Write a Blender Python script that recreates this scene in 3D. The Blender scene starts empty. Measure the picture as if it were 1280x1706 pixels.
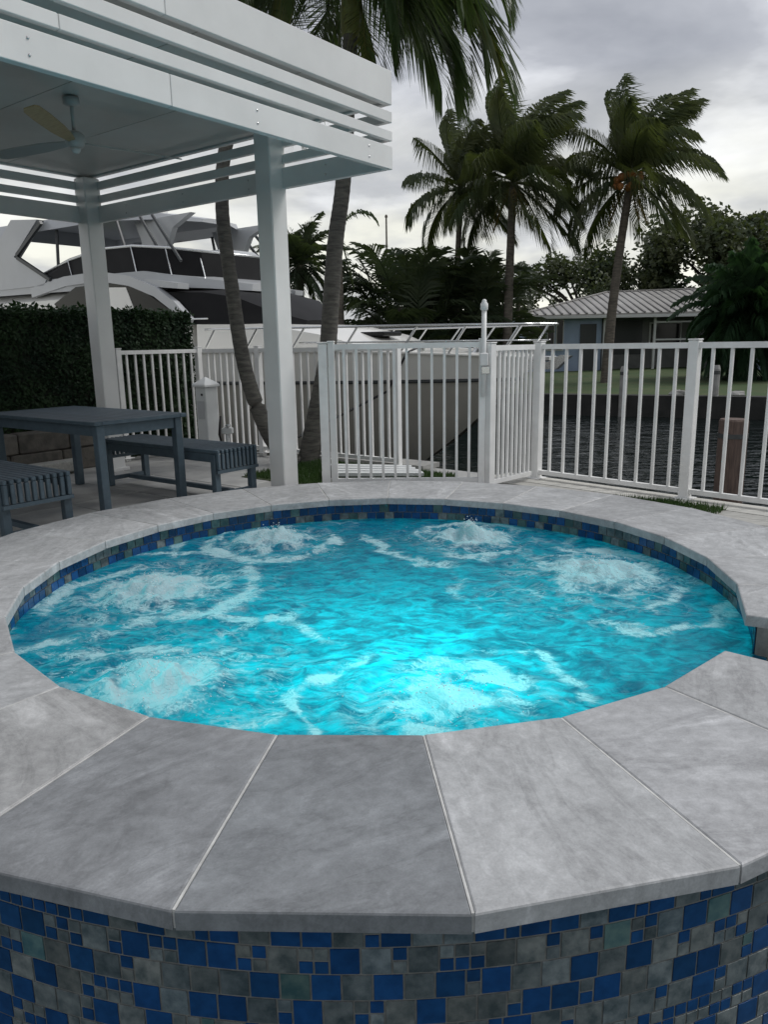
import bpy, math, random
from math import radians, sin, cos, pi, sqrt, exp, atan2, hypot
from mathutils import Vector, Matrix, noise, Euler

SC = bpy.context.scene
COL = SC.collection
rnd = random.Random(7)

# ------------------------------------------------------------------ camera
EYE = 1.05                      # eye height over the coping (z = 0)
pitch, roll = 0.221443, -0.01729
F = Vector((0, cos(pitch), -sin(pitch))); R = Vector((1, 0, 0)); U = Vector((0, sin(pitch), cos(pitch)))
R2 = R * cos(roll) + U * sin(roll); U2 = -R * sin(roll) + U * cos(roll)
cam_d = bpy.data.cameras.new('camera'); cam = bpy.data.objects.new('camera', cam_d); COL.objects.link(cam)
cam.matrix_world = Matrix(((R2.x, U2.x, -F.x, 0), (R2.y, U2.y, -F.y, 0), (R2.z, U2.z, -F.z, EYE), (0, 0, 0, 1)))
cam_d.sensor_fit = 'HORIZONTAL'; cam_d.sensor_width = 36; cam_d.lens = 36 * 1250.4 / 1280
cam_d.clip_start = 0.05; cam_d.clip_end = 4000
SC.camera = cam

# ------------------------------------------------------------------ sky, sun, exposure
SUN_EL, SUN_AZ = radians(52), radians(80)      # azimuth from +Y towards +X
W = bpy.data.worlds.new('World'); SC.world = W; W.use_nodes = True
wn, wl = W.node_tree.nodes, W.node_tree.links
wn.clear()
def wnode(t, **k):
    n = wn.new(t)
    for a, b in k.items(): setattr(n, a, b)
    return n
out = wnode('ShaderNodeOutputWorld'); bg = wnode('ShaderNodeBackground'); bg2 = wnode('ShaderNodeBackground')
sky = wnode('ShaderNodeTexSky', sky_type='NISHITA', sun_disc=False)
sky.sun_elevation = SUN_EL; sky.sun_rotation = SUN_AZ
wl.new(sky.outputs[0], bg.inputs[0]); bg.inputs[1].default_value = 0.08
tc = wnode('ShaderNodeTexCoord'); sep = wnode('ShaderNodeSeparateXYZ'); wl.new(tc.outputs['Generated'], sep.inputs[0])
mx = wnode('ShaderNodeMath', operation='MAXIMUM'); wl.new(sep.outputs[2], mx.inputs[0]); mx.inputs[1].default_value = 0.0
ad = wnode('ShaderNodeMath', operation='ADD'); wl.new(mx.outputs[0], ad.inputs[0]); ad.inputs[1].default_value = 0.22
dx = wnode('ShaderNodeMath', operation='DIVIDE'); wl.new(sep.outputs[0], dx.inputs[0]); wl.new(ad.outputs[0], dx.inputs[1])
dy = wnode('ShaderNodeMath', operation='DIVIDE'); wl.new(sep.outputs[1], dy.inputs[0]); wl.new(ad.outputs[0], dy.inputs[1])
cmb = wnode('ShaderNodeCombineXYZ'); wl.new(dx.outputs[0], cmb.inputs[0]); wl.new(dy.outputs[0], cmb.inputs[1])
nz = wnode('ShaderNodeTexNoise'); wl.new(cmb.outputs[0], nz.inputs['Vector'])
nz.inputs['Scale'].default_value = 1.5; nz.inputs['Detail'].default_value = 6; nz.inputs['Roughness'].default_value = 0.52
nz.inputs['Distortion'].default_value = 0.35
rc = wnode('ShaderNodeValToRGB'); wl.new(nz.outputs[0], rc.inputs[0])
rc.color_ramp.elements[0].position = 0.34; rc.color_ramp.elements[0].color = (0.27, 0.285, 0.325, 1)
rc.color_ramp.elements[1].position = 0.68; rc.color_ramp.elements[1].color = (0.84, 0.855, 0.89, 1)
e = rc.color_ramp.elements.new(0.52); e.color = (0.42, 0.435, 0.475, 1)
# brighter, warmer air low over the horizon all round
hz = wnode('ShaderNodeValToRGB'); wl.new(sep.outputs[2], hz.inputs[0])
hz.color_ramp.elements[0].position = 0.0; hz.color_ramp.elements[0].color = (1, 1, 1, 1)
hz.color_ramp.elements[1].position = 0.30; hz.color_ramp.elements[1].color = (0, 0, 0, 1)
e = hz.color_ramp.elements.new(0.14); e.color = (0.72, 0.72, 0.72, 1)
nz2 = wnode('ShaderNodeTexNoise'); wl.new(cmb.outputs[0], nz2.inputs['Vector']); nz2.inputs['Scale'].default_value = 2.3; nz2.inputs['Detail'].default_value = 4
mr = wnode('ShaderNodeMapRange'); wl.new(nz2.outputs[0], mr.inputs[0]); mr.inputs[1].default_value = 0.38; mr.inputs[2].default_value = 0.60
mr.inputs[3].default_value = 0.25; mr.inputs[4].default_value = 1.0
hm = wnode('ShaderNodeMath', operation='MULTIPLY'); wl.new(hz.outputs[0], hm.inputs[0]); wl.new(mr.outputs[0], hm.inputs[1])
mixc = wnode('ShaderNodeMixRGB'); wl.new(hm.outputs[0], mixc.inputs[0]); wl.new(rc.outputs[0], mixc.inputs[1])
mixc.inputs[2].default_value = (0.93, 0.92, 0.80, 1)
wl.new(mixc.outputs[0], bg2.inputs[0]); bg2.inputs[1].default_value = 0.94
ms = wnode('ShaderNodeMixShader'); ms.inputs[0].default_value = 0.95
wl.new(bg.outputs[0], ms.inputs[1]); wl.new(bg2.outputs[0], ms.inputs[2]); wl.new(ms.outputs[0], out.inputs[0])

sun_d = bpy.data.lights.new('sun', 'SUN'); sun = bpy.data.objects.new('sun', sun_d); COL.objects.link(sun)
sun_d.energy = 1.5; sun_d.angle = radians(25); sun_d.color = (1, 0.98, 0.95)
sdir = Vector((sin(SUN_AZ) * cos(SUN_EL), cos(SUN_AZ) * cos(SUN_EL), sin(SUN_EL)))
sun.rotation_euler = sdir.to_track_quat('Z', 'Y').to_euler(); sun.location = sdir * 50

vs = SC.view_settings
vs.view_transform = 'Standard'; vs.look = 'None'; vs.exposure = 0.36; vs.gamma = 1.0
SC.render.engine = 'CYCLES'
SC.cycles.max_bounces = 8; SC.cycles.transparent_max_bounces = 8
SC.cycles.caustics_refractive = False; SC.cycles.caustics_reflective = False
SC.cycles.sample_clamp_indirect = 4.0
SC.cycles.use_denoising = True

# ------------------------------------------------------------------ materials
MATS = {}
def mat(name, col, rough=0.5, col2=None, scale=8, detail=5, bump=0.0, bscale=None, metal=0.0, spec=0.5,
        objcol=False, lo=0.35, hi=0.65, stretch=None, coat=0.0, rand=0.0):
    if name in MATS: return MATS[name]
    m = bpy.data.materials.new(name); m.use_nodes = True; MATS[name] = m
    N, L = m.node_tree.nodes, m.node_tree.links
    b = N['Principled BSDF']
    b.inputs['Roughness'].default_value = rough; b.inputs['Metallic'].default_value = metal
    b.inputs['Specular IOR Level'].default_value = spec; b.inputs['Coat Weight'].default_value = coat
    c4 = (*col, 1)
    b.inputs['Base Color'].default_value = c4
    t = N.new('ShaderNodeTexCoord'); mp = N.new('ShaderNodeMapping'); L.new(t.outputs['Object'], mp.inputs[0])
    oi = N.new('ShaderNodeObjectInfo')
    mul = N.new('ShaderNodeMath'); mul.operation = 'MULTIPLY'; L.new(oi.outputs['Random'], mul.inputs[0]); mul.inputs[1].default_value = 37.0
    cb = N.new('ShaderNodeCombineXYZ'); [L.new(mul.outputs[0], cb.inputs[i]) for i in range(3)]
    L.new(cb.outputs[0], mp.inputs['Location'])
    if stretch: mp.inputs['Scale'].default_value = stretch
    last = None
    if col2:
        n = N.new('ShaderNodeTexNoise'); L.new(mp.outputs[0], n.inputs['Vector'])
        n.inputs['Scale'].default_value = scale; n.inputs['Detail'].default_value = detail; n.inputs['Roughness'].default_value = 0.6
        r = N.new('ShaderNodeMapRange'); L.new(n.outputs[0], r.inputs[0]); r.inputs[1].default_value = lo; r.inputs[2].default_value = hi
        x = N.new('ShaderNodeMixRGB'); L.new(r.outputs[0], x.inputs[0]); x.inputs[1].default_value = c4; x.inputs[2].default_value = (*col2, 1)
        last = x.outputs[0]
    if objcol:
        x2 = N.new('ShaderNodeMixRGB'); x2.blend_type = 'MULTIPLY'; x2.inputs[0].default_value = 1
        if last: L.new(last, x2.inputs[1])
        else: x2.inputs[1].default_value = c4
        L.new(oi.outputs['Color'], x2.inputs[2]); last = x2.outputs[0]
    if rand:
        hsv = N.new('ShaderNodeHueSaturation'); rr = N.new('ShaderNodeMapRange'); L.new(oi.outputs['Random'], rr.inputs[0])
        rr.inputs[3].default_value = 1 - rand; rr.inputs[4].default_value = 1 + rand; L.new(rr.outputs[0], hsv.inputs['Value'])
        if last: L.new(last, hsv.inputs['Color'])
        else: hsv.inputs['Color'].default_value = c4
        last = hsv.outputs[0]
    if last: L.new(last, b.inputs['Base Color'])
    if bump:
        n2 = N.new('ShaderNodeTexNoise'); L.new(mp.outputs[0], n2.inputs['Vector'])
        n2.inputs['Scale'].default_value = bscale or scale * 4; n2.inputs['Detail'].default_value = 6
        bp = N.new('ShaderNodeBump'); bp.inputs['Strength'].default_value = bump; bp.inputs['Distance'].default_value = 0.01
        L.new(n2.outputs[0], bp.inputs['Height']); L.new(bp.outputs[0], b.inputs['Normal'])
    return m

def leaf_mat(name, c1, c2, scale=3.0, trans=0.25, ro=.45, sp=.35):
    if name in MATS: return MATS[name]
    m = mat(name, c1, ro, c2, scale, 3, spec=sp)
    N, L = m.node_tree.nodes, m.node_tree.links
    b = N['Principled BSDF']; o = N['Material Output']
    tr = N.new('ShaderNodeBsdfTranslucent'); tr.inputs[0].default_value = (c2[0] * 1.6, c2[1] * 1.8, c2[2] * 0.9, 1)
    x = N.new('ShaderNodeMixShader'); x.inputs[0].default_value = trans
    L.new(b.outputs[0], x.inputs[1]); L.new(tr.outputs[0], x.inputs[2]); L.new(x.outputs[0], o.inputs[0])
    return m

M_WHITE = mat('white_paint', (0.70, 0.72, 0.72), 0.45, (0.60, 0.62, 0.62), 3, bump=0.05)
M_PERG = mat('pergola_paint', (0.80, 0.80, 0.79), 0.4, (0.70, 0.70, 0.69), 1.6, 8, bump=0.04)
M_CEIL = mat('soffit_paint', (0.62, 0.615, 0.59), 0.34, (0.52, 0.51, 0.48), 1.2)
M_ALU = mat('fence_paint', (0.82, 0.82, 0.81), 0.4, (0.70, 0.70, 0.69), 5, bump=0.05, rand=0.05)
M_BENCH = mat('blue_grey_paint', (0.074, 0.108, 0.135), 0.5, (0.054, 0.082, 0.104), 14, bump=0.1, rand=0.12)
M_BLUET = mat('blue_glass_tile', (0.007, 0.042, 0.135), 0.16, (0.011, 0.062, 0.19), 30, 3, objcol=True)
M_GREYT = mat('slate_tile', (0.19, 0.21, 0.21), 0.22, (0.066, 0.084, 0.090), 24, 8, objcol=True, bump=0.1)
M_TEALT = mat('teal_tile', (0.10, 0.16, 0.15), 0.22, (0.04, 0.09, 0.10), 24, 4, objcol=True)
M_GROUT = mat('grout', (0.21, 0.215, 0.205), 0.9, (0.14, 0.147, 0.142), 30, bump=0.2)
M_GROUTL = mat('joint_grout', (0.60, 0.60, 0.58), 0.85, (0.42, 0.42, 0.41), 20, bump=0.2)
M_PLASTER = mat('pool_plaster', (0.16, 0.36, 0.46), 0.6, (0.11, 0.28, 0.38), 6)
M_PATIO = mat('patio_stone', (0.40, 0.40, 0.385), 0.6, (0.29, 0.29, 0.285), 4, bump=0.15, rand=0.14)
M_CONC = mat('concrete', (0.34, 0.335, 0.32), 0.8, (0.22, 0.22, 0.21), 5, bump=0.3)
M_DOCK = mat('weathered_white_wood', (0.56, 0.55, 0.51), 0.7, (0.40, 0.39, 0.36), 6, bump=0.2, stretch=(1, 8, 8), rand=0.12)
M_PILE = mat('brown_piling_wood', (0.15, 0.105, 0.085), 0.8, (0.075, 0.052, 0.045), 9, bump=0.5, stretch=(6, 6, 0.6))
M_TRUNK = mat('palm_trunk', (0.145, 0.138, 0.12), 0.85, (0.065, 0.062, 0.056), 9, bump=0.6, stretch=(1, 1, 5))
M_TRUNK2 = mat('coconut_trunk', (0.16, 0.14, 0.115), 0.85, (0.075, 0.065, 0.055), 4, bump=0.6, stretch=(1, 1, 4))
M_SHAFT = mat('crownshaft', (0.20, 0.22, 0.065), 0.5, (0.13, 0.15, 0.05), 4, stretch=(4, 4, .5))
M_FROND = leaf_mat('palm_leaf', (0.030, 0.058, 0.026), (0.068, 0.098, 0.032), 1.2)
M_FROND2 = leaf_mat('coconut_leaf', (0.040, 0.064, 0.032), (0.095, 0.108, 0.045), 0.7)
M_DRY = leaf_mat('dry_leaf', (0.14, 0.10, 0.04), (0.20, 0.15, 0.05), 2)
M_ARECA = leaf_mat('areca_leaf', (0.030, 0.050, 0.030), (0.062, 0.080, 0.040), 0.6)
M_LEAF = leaf_mat('broad_leaf', (0.034, 0.056, 0.030), (0.080, 0.092, 0.046), 0.5, 0.2)
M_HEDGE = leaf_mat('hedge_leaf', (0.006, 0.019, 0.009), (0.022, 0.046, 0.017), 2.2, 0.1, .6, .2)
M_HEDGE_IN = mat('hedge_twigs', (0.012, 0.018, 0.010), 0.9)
M_GRASS = leaf_mat('grass_blade', (0.03, 0.07, 0.018), (0.055, 0.10, 0.028), 4, 0.15)
M_TURF = mat('lawn_soil', (0.035, 0.06, 0.02), 0.9, (0.055, 0.07, 0.03), 10, bump=0.3)
M_BANK = mat('bank_grass', (0.030, 0.066, 0.016), 0.9, (0.060, 0.078, 0.026), 0.9, 9, bump=0.6, bscale=20)
M_SEAWALL = mat('seawall_concrete', (0.030, 0.030, 0.028), 0.85, (0.012, 0.013, 0.012), 1.5, 8, bump=0.4, bscale=10)
M_GEL = mat('gelcoat', (0.84, 0.83, 0.79), 0.22, (0.78, 0.77, 0.73), 1.0, coat=0.3)
M_GELG = mat('grey_gelcoat', (0.50, 0.515, 0.53), 0.28, (0.44, 0.455, 0.47), 1.0, coat=0.3)
M_TAUPE = mat('taupe_hull', (0.44, 0.425, 0.385), 0.3, (0.38, 0.365, 0.33), 0.8)
M_DGLASS = mat('dark_glass', (0.005, 0.0055, 0.0065), 0.12, spec=0.25)
M_COVER = mat('dark_mesh_cover', (0.012, 0.012, 0.013), 0.6, (0.007, 0.007, 0.008), 3, spec=0.2)
M_STEEL = mat('stainless', (0.62, 0.63, 0.63), 0.22, metal=0.9)
M_BLACK = mat('black_rubber', (0.012, 0.012, 0.013), 0.5)
M_DGREY = mat('dark_frame', (0.045, 0.05, 0.052), 0.4)
M_TAN = mat('tan_vinyl', (0.42, 0.32, 0.21), 0.6)
M_BRASS = mat('fan_blade_wood', (0.38, 0.29, 0.15), 0.35, (0.28, 0.20, 0.10), 10, stretch=(1, 8, 8))
M_FAN = mat('fan_grey', (0.42, 0.42, 0.41), 0.35)
M_HWALL = mat('blue_house_wall', (0.36, 0.45, 0.60), 0.8, (0.30, 0.38, 0.52), 2, bump=0.1)
M_HGREY = mat('grey_house_wall', (0.20, 0.205, 0.20), 0.8, (0.15, 0.155, 0.15), 2)
M_ROOF = mat('metal_roof', (0.36, 0.35, 0.33), 0.45, (0.27, 0.26, 0.245), 1.2, metal=0.0)
M_ROOFD = mat('roof_seam', (0.17, 0.165, 0.16), 0.5)
M_TRIMW = mat('white_trim', (0.62, 0.63, 0.62), 0.6)
M_STONE = mat('planter_stone', (0.16, 0.145, 0.125), 0.85, (0.085, 0.08, 0.072), 9, bump=0.5, rand=0.2)
M_PINK = mat('pale_door', (0.42, 0.36, 0.33), 0.7)
M_NUT = mat('coconut_husk', (0.42, 0.16, 0.04), 0.6, (0.28, 0.11, 0.035), 6)
M_BARK = mat('tree_bark', (0.07, 0.06, 0.05), 0.9, (0.04, 0.035, 0.03), 5, bump=0.4)
M_POOL = mat('lower_pool_water', (0.006, 0.05, 0.07), 0.08, spec=0.5, bump=0.25, bscale=9)

# coping stone: mottled, veined; object colour gives each slab its tone
def stone_mat():
    m = bpy.data.materials.new('coping_stone'); m.use_nodes = True
    N, L = m.node_tree.nodes, m.node_tree.links; b = N['Principled BSDF']
    t = N.new('ShaderNodeTexCoord'); oi = N.new('ShaderNodeObjectInfo')
    mul = N.new('ShaderNodeMath'); mul.operation = 'MULTIPLY'; L.new(oi.outputs['Random'], mul.inputs[0]); mul.inputs[1].default_value = 53
    cb = N.new('ShaderNodeCombineXYZ'); [L.new(mul.outputs[0], cb.inputs[i]) for i in range(3)]
    rot = N.new('ShaderNodeVectorRotate'); L.new(t.outputs['Object'], rot.inputs['Vector']); rot.rotation_type = 'Z_AXIS'
    L.new(mul.outputs[0], rot.inputs['Angle'])
    mp = N.new('ShaderNodeMapping'); L.new(rot.outputs[0], mp.inputs[0]); L.new(cb.outputs[0], mp.inputs['Location'])
    mp.inputs['Scale'].default_value = (1.0, 1.35, 1.0)
    def noise_(s, d, dist, vec, ro=0.6):
        n = N.new('ShaderNodeTexNoise'); L.new(vec, n.inputs['Vector']); n.inputs['Scale'].default_value = s
        n.inputs['Detail'].default_value = d; n.inputs['Distortion'].default_value = dist; n.inputs['Roughness'].default_value = ro; return n.outputs[0]
    def rng(x, a, b_, c, d):
        r = N.new('ShaderNodeMapRange'); L.new(x, r.inputs[0])
        for i, v in enumerate((a, b_, c, d)): r.inputs[i + 1].default_value = v
        return r.outputs[0]
    def mulm(a, b_):
        x = N.new('ShaderNodeMath'); x.operation = 'MULTIPLY'; L.new(a, x.inputs[0]); L.new(b_, x.inputs[1]); return x.outputs[0]
    big = mulm(rng(noise_(3.4, 8, 0.5, mp.outputs[0], 0.66), 0.34, 0.66, 0.83, 1.12), rng(noise_(15, 10, 0.6, mp.outputs[0], 0.78), 0.36, 0.66, 0.85, 1.18))
    fine = rng(noise_(26, 6, 0.3, t.outputs['Object'], 0.7), 0.3, 0.7, 0.87, 1.10)
    grain = rng(noise_(190, 2, 0, t.outputs['Object']), 0.3, 0.7, 0.93, 1.06)
    mp2 = N.new('ShaderNodeMapping'); L.new(mp.outputs[0], mp2.inputs[0]); mp2.inputs['Scale'].default_value = (0.8, 1.9, 1)
    v = noise_(1.5, 9, 0.7, mp2.outputs[0], 0.66)
    ab = N.new('ShaderNodeMath'); ab.operation = 'SUBTRACT'; L.new(v, ab.inputs[0]); ab.inputs[1].default_value = 0.5
    ab2 = N.new('ShaderNodeMath'); ab2.operation = 'ABSOLUTE'; L.new(ab.outputs[0], ab2.inputs[0])
    vein = rng(ab2.outputs[0], 0.0, 0.03, 0.85, 1.0)
    pore = rng(noise_(110, 3, 0, t.outputs['Object'], .5), .68, .76, 1.0, 0.80)
    pale = rng(noise_(2.1, 7, 1.0, mp2.outputs[0], .6), .56, .70, 1.0, 1.36)
    tot = mulm(mulm(mulm(big, fine), mulm(grain, vein)), mulm(pore, pale))
    x = N.new('ShaderNodeMixRGB'); x.blend_type = 'MULTIPLY'; x.inputs[0].default_value = 1; L.new(oi.outputs['Color'], x.inputs[1]); L.new(tot, x.inputs[2])
    L.new(x.outputs[0], b.inputs['Base Color'])
    ro = rng(fine, 0.87, 1.1, 0.62, 0.45); L.new(ro, b.inputs['Roughness']); b.inputs['Specular IOR Level'].default_value = 0.4
    bp = N.new('ShaderNodeBump'); bp.inputs['Strength'].default_value = 0.16; bp.inputs['Distance'].default_value = 0.004
    L.new(fine, bp.inputs['Height']); L.new(bp.outputs[0], b.inputs['Normal'])
    return m
M_COPING = stone_mat()

def canal_mat():
    m = bpy.data.materials.new('canal_water'); m.use_nodes = True
    N, L = m.node_tree.nodes, m.node_tree.links; b = N['Principled BSDF']
    b.inputs['Base Color'].default_value = (0.006, 0.010, 0.010, 1); b.inputs['Roughness'].default_value = 0.07
    b.inputs['IOR'].default_value = 1.33
    t = N.new('ShaderNodeTexCoord'); mp = N.new('ShaderNodeMapping'); L.new(t.outputs['Object'], mp.inputs[0]); mp.inputs['Scale'].default_value = (0.7, 1.5, 1)
    mp.inputs['Rotation'].default_value = (0, 0, 0.3)
    n = N.new('ShaderNodeTexNoise'); L.new(mp.outputs[0], n.inputs['Vector']); n.inputs['Scale'].default_value = 1.9; n.inputs['Detail'].default_value = 4
    n.inputs['Distortion'].default_value = 0.6
    bp = N.new('ShaderNodeBump'); bp.inputs['Strength'].default_value = 0.6; bp.inputs['Distance'].default_value = 0.14
    L.new(n.outputs[0], bp.inputs['Height']); L.new(bp.outputs[0], b.inputs['Normal'])
    return m
M_CANAL = canal_mat()

# ------------------------------------------------------------------ mesh helpers
AZ = radians(37)
ROT = Matrix.Rotation(-AZ, 4, 'Z')
def ST(t, s, z=0.0):                    # site grid: t along the sea wall, s away towards the canal
    return Vector((t * cos(AZ) + s * sin(AZ), -t * sin(AZ) + s * cos(AZ), z))

BASE = {}
def thing(name, label, cat, base=(0, 0, 0), site=False, group=None, kind=None):
    o = bpy.data.objects.new(name, None); COL.objects.link(o); o.empty_display_size = 0.1
    base = Vector(base)
    if site:
        o.location = ST(*base); o.rotation_euler = (0, 0, -AZ)
    else: o.location = base
    BASE[o.name] = base
    if label: o['label'] = label
    if cat: o['category'] = cat
    if group: o['group'] = group
    if kind: o['kind'] = kind
    return o
def tag(o, label=None, cat=None, group=None, kind=None):
    for k, v in (('label', label), ('category', cat), ('group', group), ('kind', kind)):
        if v: o[k] = v
    return o

class MB:
    def __init__(self): self.v = []; self.f = []; self.m = []
    def add(self, vs, fs, mi=0):
        n = len(self.v); self.v += [Vector(p) for p in vs]
        for f in fs: self.f.append(tuple(i + n for i in f)); self.m.append(mi)
        return self
    def box(self, x0, x1, y0, y1, z0, z1, mi=0):
        v = [(x0, y0, z0), (x1, y0, z0), (x1, y1, z0), (x0, y1, z0), (x0, y0, z1), (x1, y0, z1), (x1, y1, z1), (x0, y1, z1)]
        return self.add(v, [(0, 3, 2, 1), (4, 5, 6, 7), (0, 1, 5, 4), (1, 2, 6, 5), (2, 3, 7, 6), (3, 0, 4, 7)], mi)
    def cbox(self, x0, x1, y0, y1, z0, z1, c=0.006, mi=0):
        # box with chamfered edges along every side
        v = []
        for z, k in ((z0, c), (z0 + c, 0), (z1 - c, 0), (z1, c)):
            a0, a1, b0, b1 = x0 + k, x1 - k, y0 + k, y1 - k
            v += [(a0 + c, b0, z), (a1 - c, b0, z), (a1, b0 + c, z), (a1, b1 - c, z), (a1 - c, b1, z), (a0 + c, b1, z), (a0, b1 - c, z), (a0, b0 + c, z)]
        f = [tuple(range(7, -1, -1)), tuple(range(24, 32))]
        for k in range(3):
            for i in range(8): j = (i + 1) % 8; f.append((k * 8 + i, k * 8 + j, k * 8 + 8 + j, k * 8 + 8 + i))
        return self.add(v, f, mi)
    def bar(self, a, b, w, h=None, up=(0, 0, 1), mi=0):
        a, b = Vector(a), Vector(b); h = h or w
        d = (b - a).normalized(); up = Vector(up)
        if abs(d.dot(up)) > 0.98: up = Vector((0, 1, 0))
        s = d.cross(up).normalized(); u = s.cross(d)
        v = []
        for p in (a, b):
            for i, j in ((-1, -1), (1, -1), (1, 1), (-1, 1)): v.append(p + s * (i * w / 2) + u * (j * h / 2))
        return self.add(v, [(0, 1, 2, 3), (7, 6, 5, 4), (0, 4, 5, 1), (1, 5, 6, 2), (2, 6, 7, 3), (3, 7, 4, 0)], mi)
    def tube(self, pts, rad, n=8, mi=0, cap=True):
        pts = [Vector(p) for p in pts]
        if not hasattr(rad, '__len__'): rad = [rad] * len(pts)
        v = []; f = []; ref = Vector((0, 0, 1))
        for i, p in enumerate(pts):
            d = (pts[min(i + 1, len(pts) - 1)] - pts[max(i - 1, 0)]).normalized()
            r0 = ref if abs(d.dot(ref)) < 0.95 else Vector((0, 1, 0))
            s = d.cross(r0).normalized(); u = s.cross(d)
            if i and s.dot(ps) < 0 and False: s = -s; u = -u
            ps = s
            for k in range(n): a = 2 * pi * k / n; v.append(p + (s * cos(a) + u * sin(a)) * rad[i])
        for i in range(len(pts) - 1):
            for k in range(n): j = (k + 1) % n; f.append((i * n + k, i * n + j, i * n + n + j, i * n + n + k))
        if cap: f += [tuple(range(n - 1, -1, -1)), tuple(range((len(pts) - 1) * n, len(pts) * n))]
        return self.add(v, f, mi)
    def lathe(self, prof, c=(0, 0, 0), n=16, mi=0):
        c = Vector(c); v = []; f = []
        for r, z in prof:
            for k in range(n): a = 2 * pi * k / n; v.append(c + Vector((r * cos(a), r * sin(a), z)))
        for i in range(len(prof) - 1):
            for k in range(n): j = (k + 1) % n; f.append((i * n + k, i * n + j, i * n + n + j, i * n + n + k))
        f += [tuple(range(n - 1, -1, -1)), tuple(range((len(prof) - 1) * n, len(prof) * n))]
        return self.add(v, f, mi)
    def prism(self, poly, y0, y1, mi=0, inset=0.0):
        # polygon in the x-z plane between y0 and y1; inset pulls the y0/y1 outlines in towards the centroid
        n = len(poly); cx = sum(p[0] for p in poly) / n; cz = sum(p[1] for p in poly) / n
        v = [(p[0], y0, p[1]) for p in poly] + [(p[0], y1, p[1]) for p in poly]
        f = [tuple(range(n)), tuple(range(2 * n - 1, n - 1, -1))] + [(i, n + i, n + (i + 1) % n, (i + 1) % n) for i in range(n)]
        return self.add(v, f, mi)
    def slab(self, poly, z0, z1, mi=0):
        n = len(poly)
        v = [(p[0], p[1], z0) for p in poly] + [(p[0], p[1], z1) for p in poly]
        f = [tuple(range(n - 1, -1, -1)), tuple(range(n, 2 * n))] + [(i, (i + 1) % n, n + (i + 1) % n, n + i) for i in range(n)]
        return self.add(v, f, mi)
    def build(self, name, m, parent=None, smooth=False, base=None, recalc=False):
        me = bpy.data.meshes.new(name)
        p = parent; b = Vector((0, 0, 0))
        if parent is not None:
            b = BASE[parent.name]
        elif base is not None: b = Vector(base)
        me.from_pydata([v - b for v in self.v], [], self.f)
        ms = m if isinstance(m, (list, tuple)) else [m]
        for q in ms: me.materials.append(q)
        if len(ms) > 1: me.polygons.foreach_set('material_index', self.m)
        if smooth: me.polygons.foreach_set('use_smooth', [True] * len(me.polygons))
        if recalc:
            import bmesh
            bm = bmesh.new(); bm.from_mesh(me); bmesh.ops.recalc_face_normals(bm, faces=bm.faces); bm.to_mesh(me); bm.free()
        me.update()
        o = bpy.data.objects.new(name, me); COL.objects.link(o)
        if parent is not None: o.parent = parent; BASE[o.name] = b
        elif base is not None: o.location = b; BASE[o.name] = b
        else: BASE[o.name] = b
        return o
    def build_site(self, name, m, **k):       # top-level object in site coordinates
        o = self.build(name, m, **k); o.rotation_euler = (0, 0, -AZ); return o
def smooth_by_angle(o, ang=40):
    me = o.data; me.polygons.foreach_set('use_smooth', [True] * len(me.polygons))
    try: me.set_sharp_from_angle(angle=radians(ang))
    except Exception: pass
def fnoise(x, y, z=0): return noise.noise(Vector((x, y, z)))

# ================================================================== SETTING
SPC = Vector((-0.04, 3.492, 0)); RIN, ROUT, RW = 1.619, 2.289, 1.650
DK = -0.18           # patio level
WZ = -1.20           # canal water
SEG = [-99.5 + 14.4 * k for k in range(26)]
def polar(r, deg, z=0): a = radians(deg); return Vector((SPC.x + r * cos(a), SPC.y + r * sin(a), z))

# canal water: one big sheet
def sheet_round_spa(z, rin, x0, x1, y0, y1, n=96):
    # flat sheet with a round hole where the spa shell stands
    v = []; f = []
    for k in range(n):
        a = 2 * pi * k / n; c, d = cos(a), sin(a); v.append((SPC.x + rin * c, SPC.y + rin * d, z))
        m = min(((x1 - SPC.x) / c if c > 1e-9 else (x0 - SPC.x) / c if c < -1e-9 else 1e9), ((y1 - SPC.y) / d if d > 1e-9 else (y0 - SPC.y) / d if d < -1e-9 else 1e9))
        v.append((SPC.x + m * c, SPC.y + m * d, z))
    for k in range(n): j = (k + 1) % n; f.append((2 * k, 2 * k + 1, 2 * j + 1, 2 * j))
    return MB().add(v, f)
mb = sheet_round_spa(WZ, 2.0, -1500, 1500, -1500, 1500)
tag(mb.build('canal_water', M_CANAL), kind='structure')

# patio: sheet with a round hole for the spa, edges dropping to the lower pool and the canal
FR1, FR2 = Vector((1.357, 6.573, 0)), Vector((2.292, 5.596, 0))     # right fence line
fdir = (FR2 - FR1).normalized(); fnor = Vector((-fdir.y, fdir.x, 0))
if fnor.y < 0: fnor = -fnor
e1 = FR1 + fnor * 0.10 - fdir * 0.3; e2 = FR2 + fnor * 0.10 + fdir * 9
bound = [polar(2.15, -14), polar(9.5, -30), Vector((e2.x, e2.y, 0)), Vector((e1.x, e1.y, 0)), ST(-4.2, 6.25), ST(-30, 6.25), ST(-30, -2.0), polar(2.15, 205)]
angs = []
def angof(p): return math.degrees(atan2(p.y - SPC.y, p.x - SPC.x)) % 360
A0, A1 = -14, 205
def hit(deg):
    d = Vector((cos(radians(deg)), sin(radians(deg)), 0)); best = None
    for i in range(len(bound) - 1):
        p, q = bound[i], bound[i + 1]; e_ = q - p
        den = d.x * e_.y - d.y * e_.x
        if abs(den) < 1e-9: continue
        w = p - SPC
        tt = (w.x * e_.y - w.y * e_.x) / den; uu = (w.x * d.y - w.y * d.x) / den
        if tt > 2.1 and -1e-6 <= uu <= 1 + 1e-6 and (best is None or tt < best): best = tt
    return SPC + d * (best or 9)
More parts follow.
